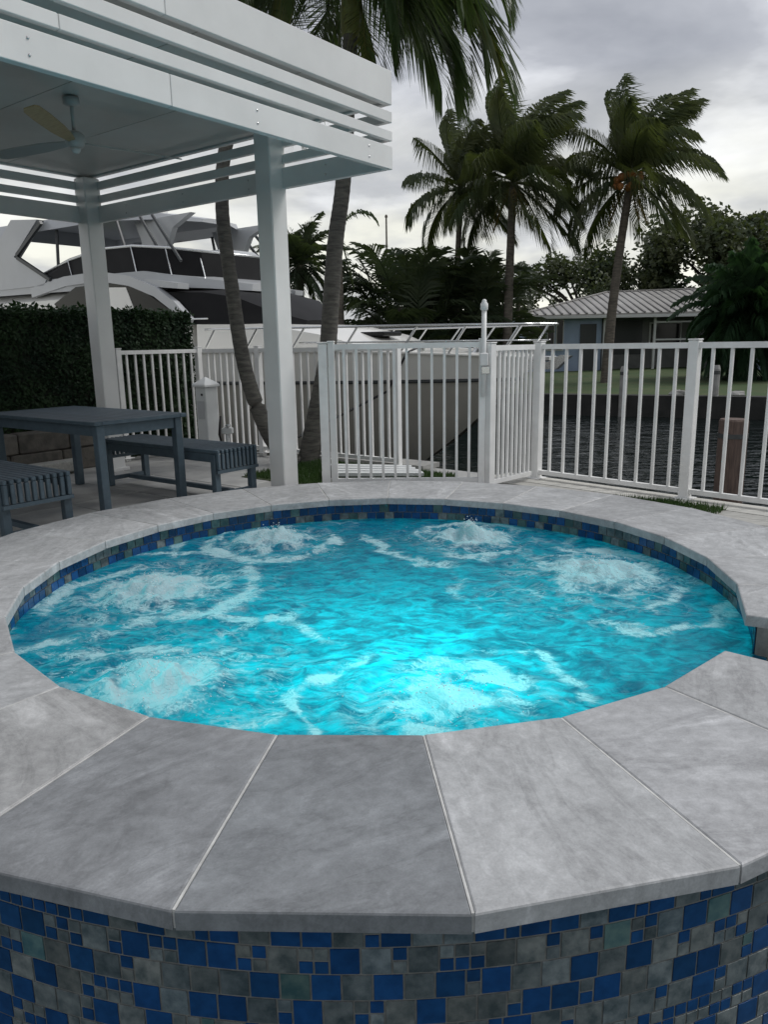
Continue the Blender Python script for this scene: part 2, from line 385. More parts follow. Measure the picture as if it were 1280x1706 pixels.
al = sorted(set([A0 + (A1 - A0) * k / 120 for k in range(121)] + [x if x < 210 else x - 360 for x in map(angof, bound[1:-1])]))
al = [a for a in al if A0 <= a <= A1]
mb = MB()
V = []
for a in al:
    hp = hit(min(max(a, A0 + .02), A1 - .02)); V += [polar(2.15, a, DK), Vector((hp.x, hp.y, DK)), Vector((hp.x, hp.y, -1.6))]
Fs = []
for i in range(len(al) - 1):
    a, b = 3 * i, 3 * i + 3
    Fs += [(a, a + 1, b + 1, b), (a + 1, a + 2, b + 2, b + 1)]
mb.add(V, Fs)
patio = tag(mb.build('patio', M_PATIO, recalc=True), kind='structure')
# pavers laid over the bed near the table
pv = MB()
k = 0
for i in range(9):
    for j in range(7):
        t0, s0 = -8.6 + i * 0.62, 1.3 + j * 0.62
        off = 0
        c = ST(t0 + .31, s0 + .31)
        if hypot(c.x - SPC.x, c.y - SPC.y) < 2.75 or (t0 < -7.25) or s0 + .6 > 5.5: continue
        p = MB().cbox(t0 + .004, t0 + .616, s0 + .004, s0 + .616, DK + 0.002, DK + 0.022 + rnd.uniform(-.002, .002), .004)
        o = p.build('paver', M_PATIO); o.rotation_euler = (0, 0, -AZ); o.parent = patio
# lower pool in front of the spa (out of the frame, below the tiled wall)
mb = sheet_round_spa(-0.62, 2.2, -9, 9, -6, 5)
tag(mb.build('pool_water', M_POOL), kind='structure')

# near sea wall cap under the fence
cap = MB()
cap.box(-30, -4.05, 6.02, 6.32, DK + 0.004, DK + 0.05)
tag(cap.build_site('seawall_cap', M_CONC), kind='structure')

# white boards on the right between spa and fence
dk = thing('boardwalk', 'weathered white plank walk between the spa coping and the right fence', 'boardwalk', (2.6, 5.1, DK))
ang = atan2(fdir.y, fdir.x)
for i in range(9):
    off0 = 0.09 - 0.145 * (i + 1); off1 = off0 + 0.138
    # planks begin where the coping leaves room
    st = -0.35 if i < 3 else (-0.3 + 0.55 * (i - 2) if i < 6 else 1.5 + .42 * (i - 6))
    for (a, b) in ((st, 3.1), (3.104, 6.2)):
        pts = [FR1 + fdir * a + fnor * off0, FR1 + fdir * b + fnor * off0, FR1 + fdir * b + fnor * off1, FR1 + fdir * a + fnor * off1]
        MB().slab([(p.x, p.y) for p in pts], DK + 0.003, DK + 0.035 + rnd.uniform(-.002, .002)).build('plank', M_DOCK, dk, recalc=True)

# far bank: lawn sheet to the horizon + sea wall
BK = -0.65
bA, bd = Vector((5.163, 23.566, 0)), Vector((4.469, -2.107, 0)).normalized()
bn = Vector((-bd.y, bd.x, 0))
mb = MB(); g = []
fl = bA - bd * 900; fr = bA + bd * 900
NX, NY = 60, 24
xs = [-900 + 1800 * ((i / NX) ** 1) for i in range(NX + 1)]
xs = sorted([math.copysign(abs(u) ** 2.6 * 900, u) for u in [(-1 + 2 * i / NX) for i in range(NX + 1)]])
ys = [1500 * (j / NY) ** 3 for j in range(NY + 1)]
for y in ys:
    for x in xs:
        p = bA + bd * x + bn * y
        hgt = 0 if y < .5 else 0.05 * fnoise(p.x * .3, p.y * .3) + min(.35, y * .02)
        g.append((p.x, p.y, BK + hgt))
fs = [(j * (NX + 1) + i, j * (NX + 1) + i + 1, (j + 1) * (NX + 1) + i + 1, (j + 1) * (NX + 1) + i) for j in range(NY) for i in range(NX)]
mb.add(g, fs)
tag(mb.build('far_bank_ground', M_BANK, smooth=True), kind='structure')
mb = MB()
q = [bA - bd * 400 - bn * .25, bA + bd * 400 - bn * .25, bA + bd * 400 + bn * .25, bA - bd * 400 + bn * .25]
mb.slab([(p.x, p.y) for p in q], -2.2, BK + 0.07)
tag(mb.build('far_seawall', M_SEAWALL), 'dark concrete sea wall along the far side of the canal', 'sea wall')

# ================================================================== SPA
spa = thing('spa', 'round raised spa with grey stone coping and blue and slate mosaic wall', 'spa', (SPC.x, SPC.y, -0.78))
NOTCH = 4            # slab index that is left out for the spillway
tones = [(.36, .365, .37), (.50, .50, .49), (.46, .455, .455), (.46, .455, .455), None, (.47, .465, .46), (.42, .42, .42), (.47, .46, .455)]
for k in range(25):
    if k == NOTCH: continue
    a, b = SEG[k], SEG[k + 1]
    g = 0.0016
    if k == 0: tone = (.222, .234, .246)
    elif k == 1: tone = (.405, .412, .418)
    elif k == 2: tone = (.395, .40, .41)
    elif k == 24: tone = (.24, .249, .26)
    elif k == 23: tone = (.36, .362, .362)
    else: tv = rnd.uniform(.35, .46); tone = (tv * .97, tv * .985, tv)
    pi_, pj = polar(RIN, a), polar(RIN, b); po, pq = polar(ROUT, a), polar(ROUT, b)
    # shrink sideways for the joint
    ea = (pj - pi_).normalized(); eo = (pq - po).normalized()
    A, B, Cc, D = pi_ + ea * .003, pj - ea * .003, pq - eo * .003, po + eo * .003
    cen = (A + B + Cc + D) / 4
    n2 = 3
    ring = []
    c_ = 0.006
    zs = [(-0.045, 0.0), (-0.045 + c_, -.0), (-c_, 0.0), (-c_ * .35, c_ * .3), (0.0, c_)]
    vv = []
    for z, ins in zs:
        for P in (A, B, Cc, D):
            dd = Vector((P.x - cen.x, P.y - cen.y, 0)).normalized()
            vv.append((P.x - dd.x * ins * 1.3, P.y - dd.y * ins * 1.3, z + 0.0))
    ff = [(3, 2, 1, 0), (16, 17, 18, 19)]
    for r_ in range(4):
        for i in range(4): j = (i + 1) % 4; ff.append((r_ * 4 + i, r_ * 4 + j, r_ * 4 + 4 + j, r_ * 4 + 4 + i))
    dz = rnd.uniform(-.0015, .0015)
    m_ = MB().add([(x, y, z + dz) for x, y, z in vv], ff)
    o = m_.build('coping_slab', M_COPING, spa, recalc=True)
    o.color = (*tone, 1)
# grout bed under the slabs, showing in the joints
def ring_mesh(r0, r1, z0, z1, a0, a1, n, top=True):
    m = MB(); v = []; f = []
    for i in range(n + 1):
        a = a0 + (a1 - a0) * i / n
        v += [polar(r0, a, z0), polar(r1, a, z0), polar(r1, a, z1), polar(r0, a, z1)]
    for i in range(n):
        p, q = 4 * i, 4 * i + 4
        for x in range(4): y = (x + 1) % 4; f.append((p + x, p + y, q + y, q + x))
    f += [(3, 2, 1, 0), (4 * n, 4 * n + 1, 4 * n + 2, 4 * n + 3)]
    return m.add(v, f)
E0, E1 = SEG[NOTCH + 1], SEG[NOTCH] + 360
for k in range(25):      # one sliver of grout per joint
    if k in (NOTCH, NOTCH + 1): continue
    a = SEG[k]
    i_, o_ = polar(RIN + .004, a), polar(ROUT - .004, a); t_ = Vector((-sin(radians(a)), cos(radians(a)), 0)) * .0029
    MB().slab([((i_ - t_).x, (i_ - t_).y), ((o_ - t_).x, (o_ - t_).y), ((o_ + t_).x, (o_ + t_).y), ((i_ + t_).x, (i_ + t_).y)], -.044, -.0022).build('joint', M_GROUTL, spa)
# masonry shell: outer wall body and basin
ring_mesh(RW + .012, 2.236, -1.5, -0.0455, E0, E1, 150).build('wall_core', M_GROUT, spa, recalc=True)
ring_mesh(RW + .012, 2.236, -1.5, -0.30, E0 - 14.4, E0, 12).build('spillway_base', M_CONC, spa, recalc=True)
ring_mesh(RW + .005, RW + .055, -0.30, -0.160, E0 - 14.4, E0, 12).build('weir', M_TEALT, spa, recalc=True)
ring_mesh(RW + .06, 2.30, -0.30, -0.27, E0 - 14.35, E0 - .05, 12).build('spillway_floor', M_DOCK, spa, recalc=True)
bm_ = MB(); prof = [(0.0, -1.45), (0.9, -1.45), (1.12, -1.42), (1.14, -0.86), (1.16, -0.84), (RW - .02, -0.835), (RW, -0.80), (RW, -.31), (RW + .004, -.165)]
n = 120; v = []; f = []
for r_, z in prof:
    for k in range(n): v.append(polar(max(r_, .001), 360 * k / n, z))
for i in range(len(prof) - 1):
    for k in range(n): j = (k + 1) % n; f.append((i * n + k, i * n + j, i * n + n + j, i * n + n + k))
bm_.add(v, f); bm_.build('basin', M_PLASTER, spa, smooth=False)

# mosaic tiles -----------------------------------------------------------
def tile_mesh(w, h, d=0.0016, c=0.0005):
    m = MB()
    v = [(-w / 2, 0, -h / 2), (w / 2, 0, -h / 2), (w / 2, 0, h / 2), (-w / 2, 0, h / 2),
         (-w / 2 + c, -d, -h / 2 + c), (w / 2 - c, -d, -h / 2 + c), (w / 2 - c, -d, h / 2 - c), (-w / 2 + c, -d, h / 2 - c)]
    m.add(v, [(4, 5, 6, 7), (0, 1, 5, 4), (1, 2, 6, 5), (2, 3, 7, 6), (3, 0, 4, 7)])
    return m
PIT = 0.0625; BIG = PIT - .0042; SM = PIT / 2 - .0042
TM = {}
for nm, (w, h) in dict(big=(BIG, BIG), small=(SM, SM)).items():
    for mm in (M_BLUET, M_GREYT, M_TEALT):
        me_o = tile_mesh(w, h); me = bpy.data.meshes.new('tile_' + nm)
        me.from_pydata(me_o.v, [], me_o.f); me.materials.append(mm); me.update(); TM[nm, mm.name] = me
tiles = []       # (score, big?, material, angle, z, colour)
rows = 9
stepA = math.degrees(PIT / 2.24); Z0 = -0.0495
trn = random.Random(21)
for r_ in range(rows):
    a = -99.5 - 46 + trn.choice((0, .5, 1)) * stepA + r_ * .37 * stepA
    zc = Z0 - PIT * (r_ + .5)
    lastb = False; prevb = curb if r_ else []; curb = []
    while a < -99.5 + 62:
        big = trn.random() < .62
        def pick(bl):
            q_ = trn.random()
            if q_ < bl: return M_BLUET
            return M_GREYT if q_ < .95 else M_TEALT
        def shade(mm):
            v_ = trn.uniform(.65, 1.25) if mm is not M_BLUET else trn.uniform(.7, 1.15)
            w_ = trn.uniform(.93, 1.07); return (v_ * w_, v_, v_ / w_, 1)
        if big:
            mm = pick(.70)
            ov = sum(max(0, min(a + stepA, q1_) - max(a, q0_)) for q0_, q1_ in prevb)
            if mm is M_BLUET and (lastb or ov > .45 * stepA) and trn.random() < .80: mm = M_GREYT
            lastb = mm is M_BLUET
            if lastb: curb.append((a, a + stepA))
            tiles.append((True, mm, a + stepA / 2, zc, shade(mm))); a += stepA
        else:
            lastb = False; m1 = pick(.5); m2 = M_GREYT if m1 is M_BLUET and trn.random() < .85 else M_BLUET
            tiles.append((False, m1, a + stepA / 4, zc + PIT / 4, shade(m1))); tiles.append((False, m2, a + stepA / 4, zc - PIT / 4, shade(m2))); a += stepA / 2
def inview(T):
    # nearest to the middle of the near wall show largest
    return abs(T[2] + 88) / 60 + max(0, (Z0 - T[3]) - .02) / .34 + (0 if T[0] else .25)
tiles.sort(key=inview)
RT = 2.2365
rest = MB()
for i, (bg_, mm, a, z, colr) in enumerate(tiles):
    tilt = trn.uniform(-.012, .012)
    if i < 300:
        o = bpy.data.objects.new('mosaic_tile', TM['big' if bg_ else 'small', mm.name]); COL.objects.link(o); o.parent = spa
        p = polar(RT, a, z) - BASE[spa.name]
        o.location = p; o.rotation_euler = (tilt, 0, radians(a + 90) + trn.uniform(-.012, .012)); o.color = colr
    else:
        w = (BIG if bg_ else SM); tmb = tile_mesh(w, w); mt = Matrix.Translation(polar(RT, a, z)) @ Matrix.Rotation(radians(a + 90), 4, 'Z')
        rest.add([mt @ v_ for v_ in tmb.v], tmb.f, {M_BLUET: 0, M_GREYT: 1, M_TEALT: 2}[mm])
if rest.v:
    o = rest.build('outer_mosaic', [M_BLUET, M_GREYT, M_TEALT], spa); o['kind'] = 'stuff'; o.color = (1, 1, 1, 1)
# tile band under the coping on the inside, facing the water
stepI = math.degrees(PIT / RW)
wt = []
for r_ in range(2):
    a = E0 + 1 + r_ * stepI * .45
    zc = -0.047 - PIT * (r_ + .5)
    while a < E1 - 1:
        q_ = trn.random(); mm = M_BLUET if q_ < .62 else (M_TEALT if q_ < .85 else M_GREYT)
        wt.append((a, zc, mm)); a += stepI
for (a, z, mm) in wt:
    if 215 < a % 360 < 325: continue           # hidden under the near coping
    o = bpy.data.objects.new('waterline_tile', TM['big', mm.name]); COL.objects.link(o); o.parent = spa
    o.location = polar(RW + .008, a, z) - BASE[spa.name]; o.rotation_euler = (0, 0, radians(a - 90)); v_ = trn.uniform(.7, 1.5); o.color = (v_, v_, v_, 1)

# water ------------------------------------------------------------------
WL = -0.155
JETS = [(-0.70, 4.58, .060, .235), (0.55, 4.56, .055, .235), (1.12, 3.76, .042, .29), (-1.16, 3.60, .050, .29), (-0.82, 2.52, .055, .27), (0.20, 2.37, .036, .19)]
def whgt(x, y):
    h = 0.0
    for jx, jy, am, sg in JETS:
        d = hypot(x - jx, y - jy)
        if d < 1.2:
            h += am * exp(-(d / (sg * .75)) ** 2) * (1 + .9 * fnoise(x * 10, y * 10, jx) + .55 * fnoise(x * 24, y * 24, jy) + .35 * fnoise(x * 55, y * 55, jy))
            h += .010 * exp(-(d / .5) ** 2) * sin(d * 38) * (1 + fnoise(x * 5, y * 5, 3))
    wx, wy = x + .12 * fnoise(x * 2.3, y * 2.3, 5), y + .12 * fnoise(x * 2.3, y * 2.3, 9)
    h += .012 * fnoise(wx * 3.0, wy * 4.2, 1.7) + .008 * fnoise(wx * 7.5, wy * 9, 4.1) + .006 * fnoise(wx * 18, wy * 20, 2.2) + .003 * fnoise(wx * 40, wy * 40, 6.2)
    return h
def foam(x, y):
    fo = 0.0
    wx, wy = x + .13 * fnoise(x * 3, y * 3, 11) + .05 * fnoise(x * 9, y * 9, 2), y + .13 * fnoise(x * 3, y * 3, 17) + .05 * fnoise(x * 9, y * 9, 8)
    for i, (jx, jy, am, sg) in enumerate(JETS):
        d = hypot(wx - jx, wy - jy); a = atan2(wy - jy, wx - jx)
        fo = max(fo, 1.15 * exp(-(d / (sg * .95)) ** 2), .42 * exp(-(d / (sg * 2.0)) ** 2))
        for rr, w_, st in ((1.65, .26, .74), (2.6, .20, .62)):      # rolls of froth pushed outwards
            arc = .5 + .5 * sin(a * (1 + i % 2) + i * 1.7 + rr * 2 + 2 * fnoise(x * 2, y * 2, i))
            fo = max(fo, st * arc * exp(-((d / sg - rr) / w_) ** 2))
    return min(fo, 1.15)
wm = MB(); NR, NA = 130, 420; v = []; f = []; fa = []
for i in range(NR + 1):
    for k in range(NA):
        a = 360 * k / NA; rmax = RW + .004
        aa = (a - E0) % 360
        if aa > 360 - 14.4 + .6 and aa < 360 - .6: rmax = RW + .054
        r_ = max(rmax * (i / NR) ** .8, .0005)
        p = polar(r_, a)
        h = whgt(p.x, p.y)
        edge = min(1, (rmax - r_) / .04)
        v.append((p.x, p.y, WL + h * (.35 + .65 * edge))); fa.append(foam(p.x, p.y))
for i in range(NR):
    for k in range(NA): j = (k + 1) % NA; f.append((i * NA + k, (i + 1) * NA + k, (i + 1) * NA + j, i * NA + j))
wm.add(v, f)

def water_mat():
    m = bpy.data.materials.new('bubbling_water'); m.use_nodes = True
    N, L = m.node_tree.nodes, m.node_tree.links; N.clear()
    o = N.new('ShaderNodeOutputMaterial')
    def nn(t, **k):
        x = N.new(t)
        for a, b in k.items(): setattr(x, a, b)
        return x
    def mth(op, a, b=None):
        x = nn('ShaderNodeMath', operation=op)
        for i, q in enumerate((a, b)):
            if q is None: continue
            if isinstance(q, (int, float)): x.inputs[i].default_value = q
            else: L.new(q, x.inputs[i])
        return x.outputs[0]
    def rng(x, a, b, c=0., d=1.):
        r = nn('ShaderNodeMapRange'); L.new(x, r.inputs[0]); r.interpolation_type = 'SMOOTHSTEP'
        for i, q in enumerate((a, b, c, d)): r.inputs[i + 1].default_value = q
        return r.outputs[0]
    tc = nn('ShaderNodeTexCoord'); at = nn('ShaderNodeAttribute', attribute_name='foam')
    def noi(s, d, dist=0., ro=.6, sc=(1, 1, 1)):
        mp = nn('ShaderNodeMapping'); L.new(tc.outputs['Object'], mp.inputs[0]); mp.inputs['Scale'].default_value = sc
        n = nn('ShaderNodeTexNoise'); L.new(mp.outputs[0], n.inputs['Vector'])
        for kk, q in (('Scale', s), ('Detail', d), ('Distortion', dist), ('Roughness', ro)): n.inputs[kk].default_value = q
        return n.outputs[0]
    n1 = noi(9, 8, .5, .65); n2 = noi(2.6, 5, 1.6, .6, (1, 1.5, 1)); n3 = noi(42, 4, .4, .7); n4 = noi(4.5, 6, 2.2, .6, (1, 1.8, 1)); n5 = noi(1.7, 6, 1.2, .62, (1, 1.9, 1))
    # filaments of foam: thin ridges of warped noise
    def ridge(x, w): return rng(mth('ABSOLUTE', mth('SUBTRACT', x, .5)), 0, w, 1, 0)
    fil = mth('MULTIPLY', mth('MAXIMUM', ridge(n2, .06), mth('MULTIPLY', ridge(n4, .05), .9)), rng(n1, .36, .56))
    wv = nn('ShaderNodeTexNoise'); L.new(tc.outputs['Object'], wv.inputs['Vector']); wv.inputs['Scale'].default_value = 4; wv.inputs['Detail'].default_value = 4
    wm_ = nn('ShaderNodeVectorMath', operation='MULTIPLY_ADD'); L.new(wv.outputs['Color'], wm_.inputs[0]); wm_.inputs[1].default_value = (.35, .35, .1); L.new(tc.outputs['Object'], wm_.inputs[2])
    def lace(sc, w):
        vo = nn('ShaderNodeTexVoronoi', feature='DISTANCE_TO_EDGE'); L.new(wm_.outputs[0], vo.inputs['Vector']); vo.inputs['Scale'].default_value = sc
        return rng(vo.outputs['Distance'], 0, w, 1, 0)
    la = mth('MAXIMUM', mth('MULTIPLY', lace(7, .10), .8), lace(17, .13))
    A_ = at.outputs['Fac']
    nn1 = mth('SUBTRACT', n1, .5)
    body = rng(mth('ADD', mth('ADD', A_, mth('MULTIPLY', nn1, .9)), mth('MULTIPLY', mth('SUBTRACT', n3, .5), .35)), .30, .85)
    lac = mth('MULTIPLY', la, rng(mth('ADD', A_, mth('MULTIPLY', nn1, 1.5)), .26, .66))
    speck = mth('MULTIPLY', rng(n3, .58, .72), rng(mth('ADD', A_, nn1), .10, .42))
    near = rng(mth('ADD', A_, mth('MULTIPLY', mth('SUBTRACT', n2, .5), .9)), .05, .45, .05, 1.)
    fac = mth('MINIMUM', mth('ADD', mth('MAXIMUM', mth('MULTIPLY', body, .9), mth('MULTIPLY', lac, .75)), mth('ADD', mth('MULTIPLY', mth('MULTIPLY', fil, near), .75), mth('MULTIPLY', speck, .5))), .93)
    bp = nn('ShaderNodeBump'); bp.inputs['Strength'].default_value = .55; bp.inputs['Distance'].default_value = .02
    L.new(mth('ADD', n1, mth('MULTIPLY', n3, .45)), bp.inputs['Height'])
    refr = nn('ShaderNodeBsdfRefraction'); refr.inputs['Color'].default_value = (.08, .62, .80, 1); refr.inputs['IOR'].default_value = 1.33; refr.inputs['Roughness'].default_value = .06
    trl = nn('ShaderNodeBsdfTranslucent'); trl.inputs[0].default_value = (.05, .86, .93, 1)
    dif = nn('ShaderNodeBsdfDiffuse'); dif.inputs[0].default_value = (.002, .085, .175, 1)
    gls = nn('ShaderNodeBsdfGlossy'); gls.inputs['Roughness'].default_value = .07; gls.inputs[0].default_value = (1, 1, 1, 1)
    fr = nn('ShaderNodeFresnel'); fr.inputs[0].default_value = 1.33
    for s_ in (refr, gls, fr): L.new(bp.outputs[0], s_.inputs['Normal'])
    def mix(a, b, fc):
        x = nn('ShaderNodeMixShader'); L.new(a, x.inputs[1]); L.new(b, x.inputs[2])
        if isinstance(fc, (int, float)): x.inputs[0].default_value = fc
        else: L.new(fc, x.inputs[0])
        return x.outputs[0]
    n6 = noi(5.5, 7, 1.8, .66, (1, 1.7, 1)); aer_streaks = mix(trl.outputs[0], dif.outputs[0], rng(mth('ADD', mth('MULTIPLY', n6, .65), mth('MULTIPLY', n1, .35)), .36, .62, .12, .80))  # aerated water; noise paints rippled, caustic-like light streaks into the mix
    bodyw = mix(refr.outputs[0], aer_streaks, rng(n5, .34, .62, .66, .97))
    wat = mix(bodyw, gls.outputs[0], mth('MULTIPLY', fr.outputs[0], .5))
    fd = nn('ShaderNodeBsdfDiffuse'); fd.inputs[0].default_value = (.68, .82, .85, 1)
    ft = nn('ShaderNodeBsdfTranslucent'); ft.inputs[0].default_value = (.45, .92, .92, 1)
    bf = nn('ShaderNodeBump'); bf.inputs['Strength'].default_value = .35; bf.inputs['Distance'].default_value = .022
    L.new(mth('ADD', mth('MULTIPLY', n3, .8), mth('ADD', mth('MULTIPLY', lace(34, .2), -.35), mth('MULTIPLY', n1, .7))), bf.inputs['Height'])
    L.new(bf.outputs[0], fd.inputs['Normal']); L.new(bf.outputs[0], ft.inputs['Normal'])
    fm = mix(fd.outputs[0], ft.outputs[0], .50)
    L.new(mix(wat, fm, fac), o.inputs[0])
    return m
M_SPAW = water_mat()
wo = wm.build('spa_water', M_SPAW, smooth=True, base=(SPC.x, SPC.y, WL))
at_ = wo.data.attributes.new('foam', 'FLOAT', 'POINT'); at_.data.foreach_set('value', fa)
tag(wo, kind='structure')
# droplets thrown up over the jets
sp = MB(); rs = random.Random(12)
for jx, jy, am, sg in JETS:
    for _ in range(260):
        a = rs.uniform(0, 2 * pi); d = abs(rs.gauss(0, sg * .9)); x, y = jx + d * cos(a), jy + d * sin(a)
        if hypot(x - SPC.x, y - SPC.y) > RW - .03: continue
        z = WL + whgt(x, y) + rs.random() ** 2 * .05 * exp(-(d / sg) ** 2) + .001; q_ = rs.uniform(.0012, .0038)
        sp.add([(x + q_, y, z), (x, y + q_, z), (x - q_, y, z), (x, y - q_, z), (x, y, z + q_), (x, y, z - q_)], [(0, 1, 4), (1, 2, 4), (2, 3, 4), (3, 0, 4), (1, 0, 5), (2, 1, 5), (3, 2, 5), (0, 3, 5)])
tag(sp.build('spray_droplets', mat('droplet', (.75, .85, .87), .1), smooth=True), 'fine white spray droplets leaping over the spa jets', 'spray', kind='stuff')

# under-water lamps in the bench riser
me_ = bpy.data.materials.new('lamp_lens'); me_.use_nodes = True
pb = me_.node_tree.nodes['Principled BSDF']; pb.inputs['Emission Color'].default_value = (.05, 1, .9, 1); pb.inputs['Emission Strength'].default_value = 6
def spa_lamp(LA, watts, label):
    pc = polar(1.115, LA, -1.22); inw = -Vector((cos(radians(LA)), sin(radians(LA)), 0)); tv = Vector((-inw.y, inw.x, 0))
    lamp = thing('spa_lamp', label, 'lamp', tuple(pc))
    def disc(r0, r1, off):
        v = []; n = 24
        for r_ in (r0, r1):
            for k in range(n): a = 2 * pi * k / n; v.append(pc + inw * off + tv * (r_ * cos(a)) + Vector((0, 0, r_ * sin(a))))
        return v, [(k, (k + 1) % n, n + (k + 1) % n, n + k) for k in range(n)]
    MB().add(*disc(.075, .088, .012)).build('bezel', M_STEEL, lamp)
    MB().add(*disc(.001, .075, .010)).build('lens', me_, lamp)
    ld = bpy.data.lights.new('spa_light', 'AREA'); ld.shape = 'DISK'; ld.size = .40; ld.energy = watts; ld.color = (.006, .90, .97)
    lo = bpy.data.objects.new('spa_light', ld); COL.objects.link(lo); lo.parent = lamp
    lo.location = inw * .14 + Vector((0, 0, .05)); lo.rotation_euler = (inw * .8 + Vector((0, 0, 1))).to_track_quat('-Z', 'Y').to_euler()
spa_lamp(-78, 20, 'cyan underwater lamp glowing beneath the near edge of the spa water')

# ================================================================== PERGOLA
PT0, PT1, PS0, PS1 = -6.80, -3.235, -0.25, 4.46
PZ = 2.20
per = thing('pergola', 'white slatted pergola roof on square posts over the patio table', 'pergola', (-5, 2.1, DK), site=True)
def post(t, s, w=.165):
    return MB().cbox(t - w / 2, t + w / 2, s - w / 2, s + w / 2, DK, PZ + .39, .008).build('post', M_PERG, per)
for t_, s_ in ((-4.315, 4.372), (-6.71, 4.372), (-6.71, -.16), (-4.315, -.16)): post(t_, s_)
BTH = .045
def edge_ring(name, z0, z1, th, inset=0.0):
    a, b, c, d = PT0 + inset, PT1 - inset, PS0 + inset, PS1 - inset
    cut = 2.62 if name != 'slat' else 2.05
    for c0, c1 in ((c, cut - .0012), (cut + .0012, d)):
        MB().cbox(b - th, b, c0, c1, z0, z1, .003).build(name, M_PERG, per)
        MB().cbox(a, a + th, c0, c1, z0, z1, .003).build(name, M_PERG, per)
    MB().cbox(a + th + .001, b - th - .001, d - th, d, z0, z1, .003).build(name, M_PERG, per)
    MB().cbox(a + th + .001, b - th - .001, c, c + th, z0, z1, .003).build(name, M_PERG, per)
edge_ring('beam', PZ, PZ + .145, BTH)
edge_ring('slat', PZ + .178, PZ + .240, .035)
edge_ring('slat', PZ + .292, PZ + .360, .035)
edge_ring('fascia', PZ + .402, PZ + .610, BTH)
for i in range(6):
    c0 = PS0 + .05 + i * (PS1 - PS0 - .1) / 6; c1 = c0 + (PS1 - PS0 - .1) / 6
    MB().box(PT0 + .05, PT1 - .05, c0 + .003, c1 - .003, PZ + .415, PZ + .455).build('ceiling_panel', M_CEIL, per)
MB().box(PT0 + .047, PT1 - .047, PS0 + .047, PS1 - .047, PZ + .50, PZ + .56).build('roof_sheet', M_PERG, per)
for t_ in (-6.71, -4.315):
    for s_ in (4.372, -.16):
        for k, (x0, x1, y0, y1) in enumerate(((-.11, .11, -.11, -.084), (-.11, .11, .084, .11), (-.11, -.084, -.083, .083), (.084, .11, -.083, .083))):
            MB().cbox(t_ + x0, t_ + x1, s_ + y0, s_ + y1, DK + .001, DK + .05, .003).build('base_trim', M_PERG, per)
for t_ in (-6.2, -5.4, -4.6, -3.8):        # bolt heads through the far beam
    for z_ in (PZ + .04, PZ + .105):
        o = MB().lathe([(.006, 0), (.006, .003), (.003, .005)], (0, 0, 0), 8); o.v = [Vector((t_ + v_.x, PS1 - BTH - v_.z, z_ + v_.y)) for v_ in o.v]; o.build('bolt', M_STEEL, per)
for s_ in (.6, 1.9, 3.2, 4.2):
    for z_ in (PZ + .04, PZ + .105):
        o = MB().lathe([(.006, 0), (.006, .003), (.003, .005)], (0, 0, 0), 8); o.v = [Vector((PT1 + v_.z, s_ + v_.x, z_ + v_.y)) for v_ in o.v]; o.build('bolt', M_STEEL, per)

# ceiling fan
hub = Vector((-1.95, 5.25, 2.36))
fan = thing('ceiling_fan', 'three bladed ceiling fan hanging under the pergola roof', 'fan', tuple(hub))
MB().tube([hub + Vector((0, 0, .05)), hub + Vector((0, 0, .255))], .012, 10).build('downrod', M_FAN, fan, smooth=True)
MB().lathe([(.02, .255), (.05, .245), (.052, .205), (.02, .195)][::-1], hub, 20).build('canopy', M_FAN, fan, smooth=True)
MB().lathe([(.02, -.05), (.05, -.045), (.062, -.015), (.062, .025), (.04, .045), (.02, .05)], hub, 24).build('motor_housing', M_FAN, fan, smooth=True)
MB().lathe([(.005, -.085), (.02, -.08), (.03, -.065), (.03, -.05)], hub, 20).build('light_cover', M_TRIMW, fan, smooth=True)
for a_, mm in ((radians(273), M_BRASS), (radians(42), M_FAN), (radians(154), M_FAN)):
    d = Vector((cos(a_), sin(a_), 0)); s_ = Vector((-d.y, d.x, 0)); m_ = MB(); v = []
    for u, w in ((.05, .02), (.16, .034), (.30, .046), (.55, .05), (.70, .045), (.735, .03)):
        c = hub + d * u + Vector((0, 0, -.015))
        for sg in (-1, 1):
            for zz in (.004, -.004): v.append(c + s_ * (sg * w) + Vector((0, 0, zz + sg * w * .28)))
    f = []
    for i in range(5):
        p, q = 4 * i, 4 * i + 4
        f += [(p, q, q + 2, p + 2), (p + 1, p + 3, q + 3, q + 1), (p, p + 1, q + 1, q), (p + 2, q + 2, q + 3, p + 3)]
    f += [(0, 2, 3, 1), (20, 21, 23, 22)]
    m_.add(v, f).build('blade', mm, fan)

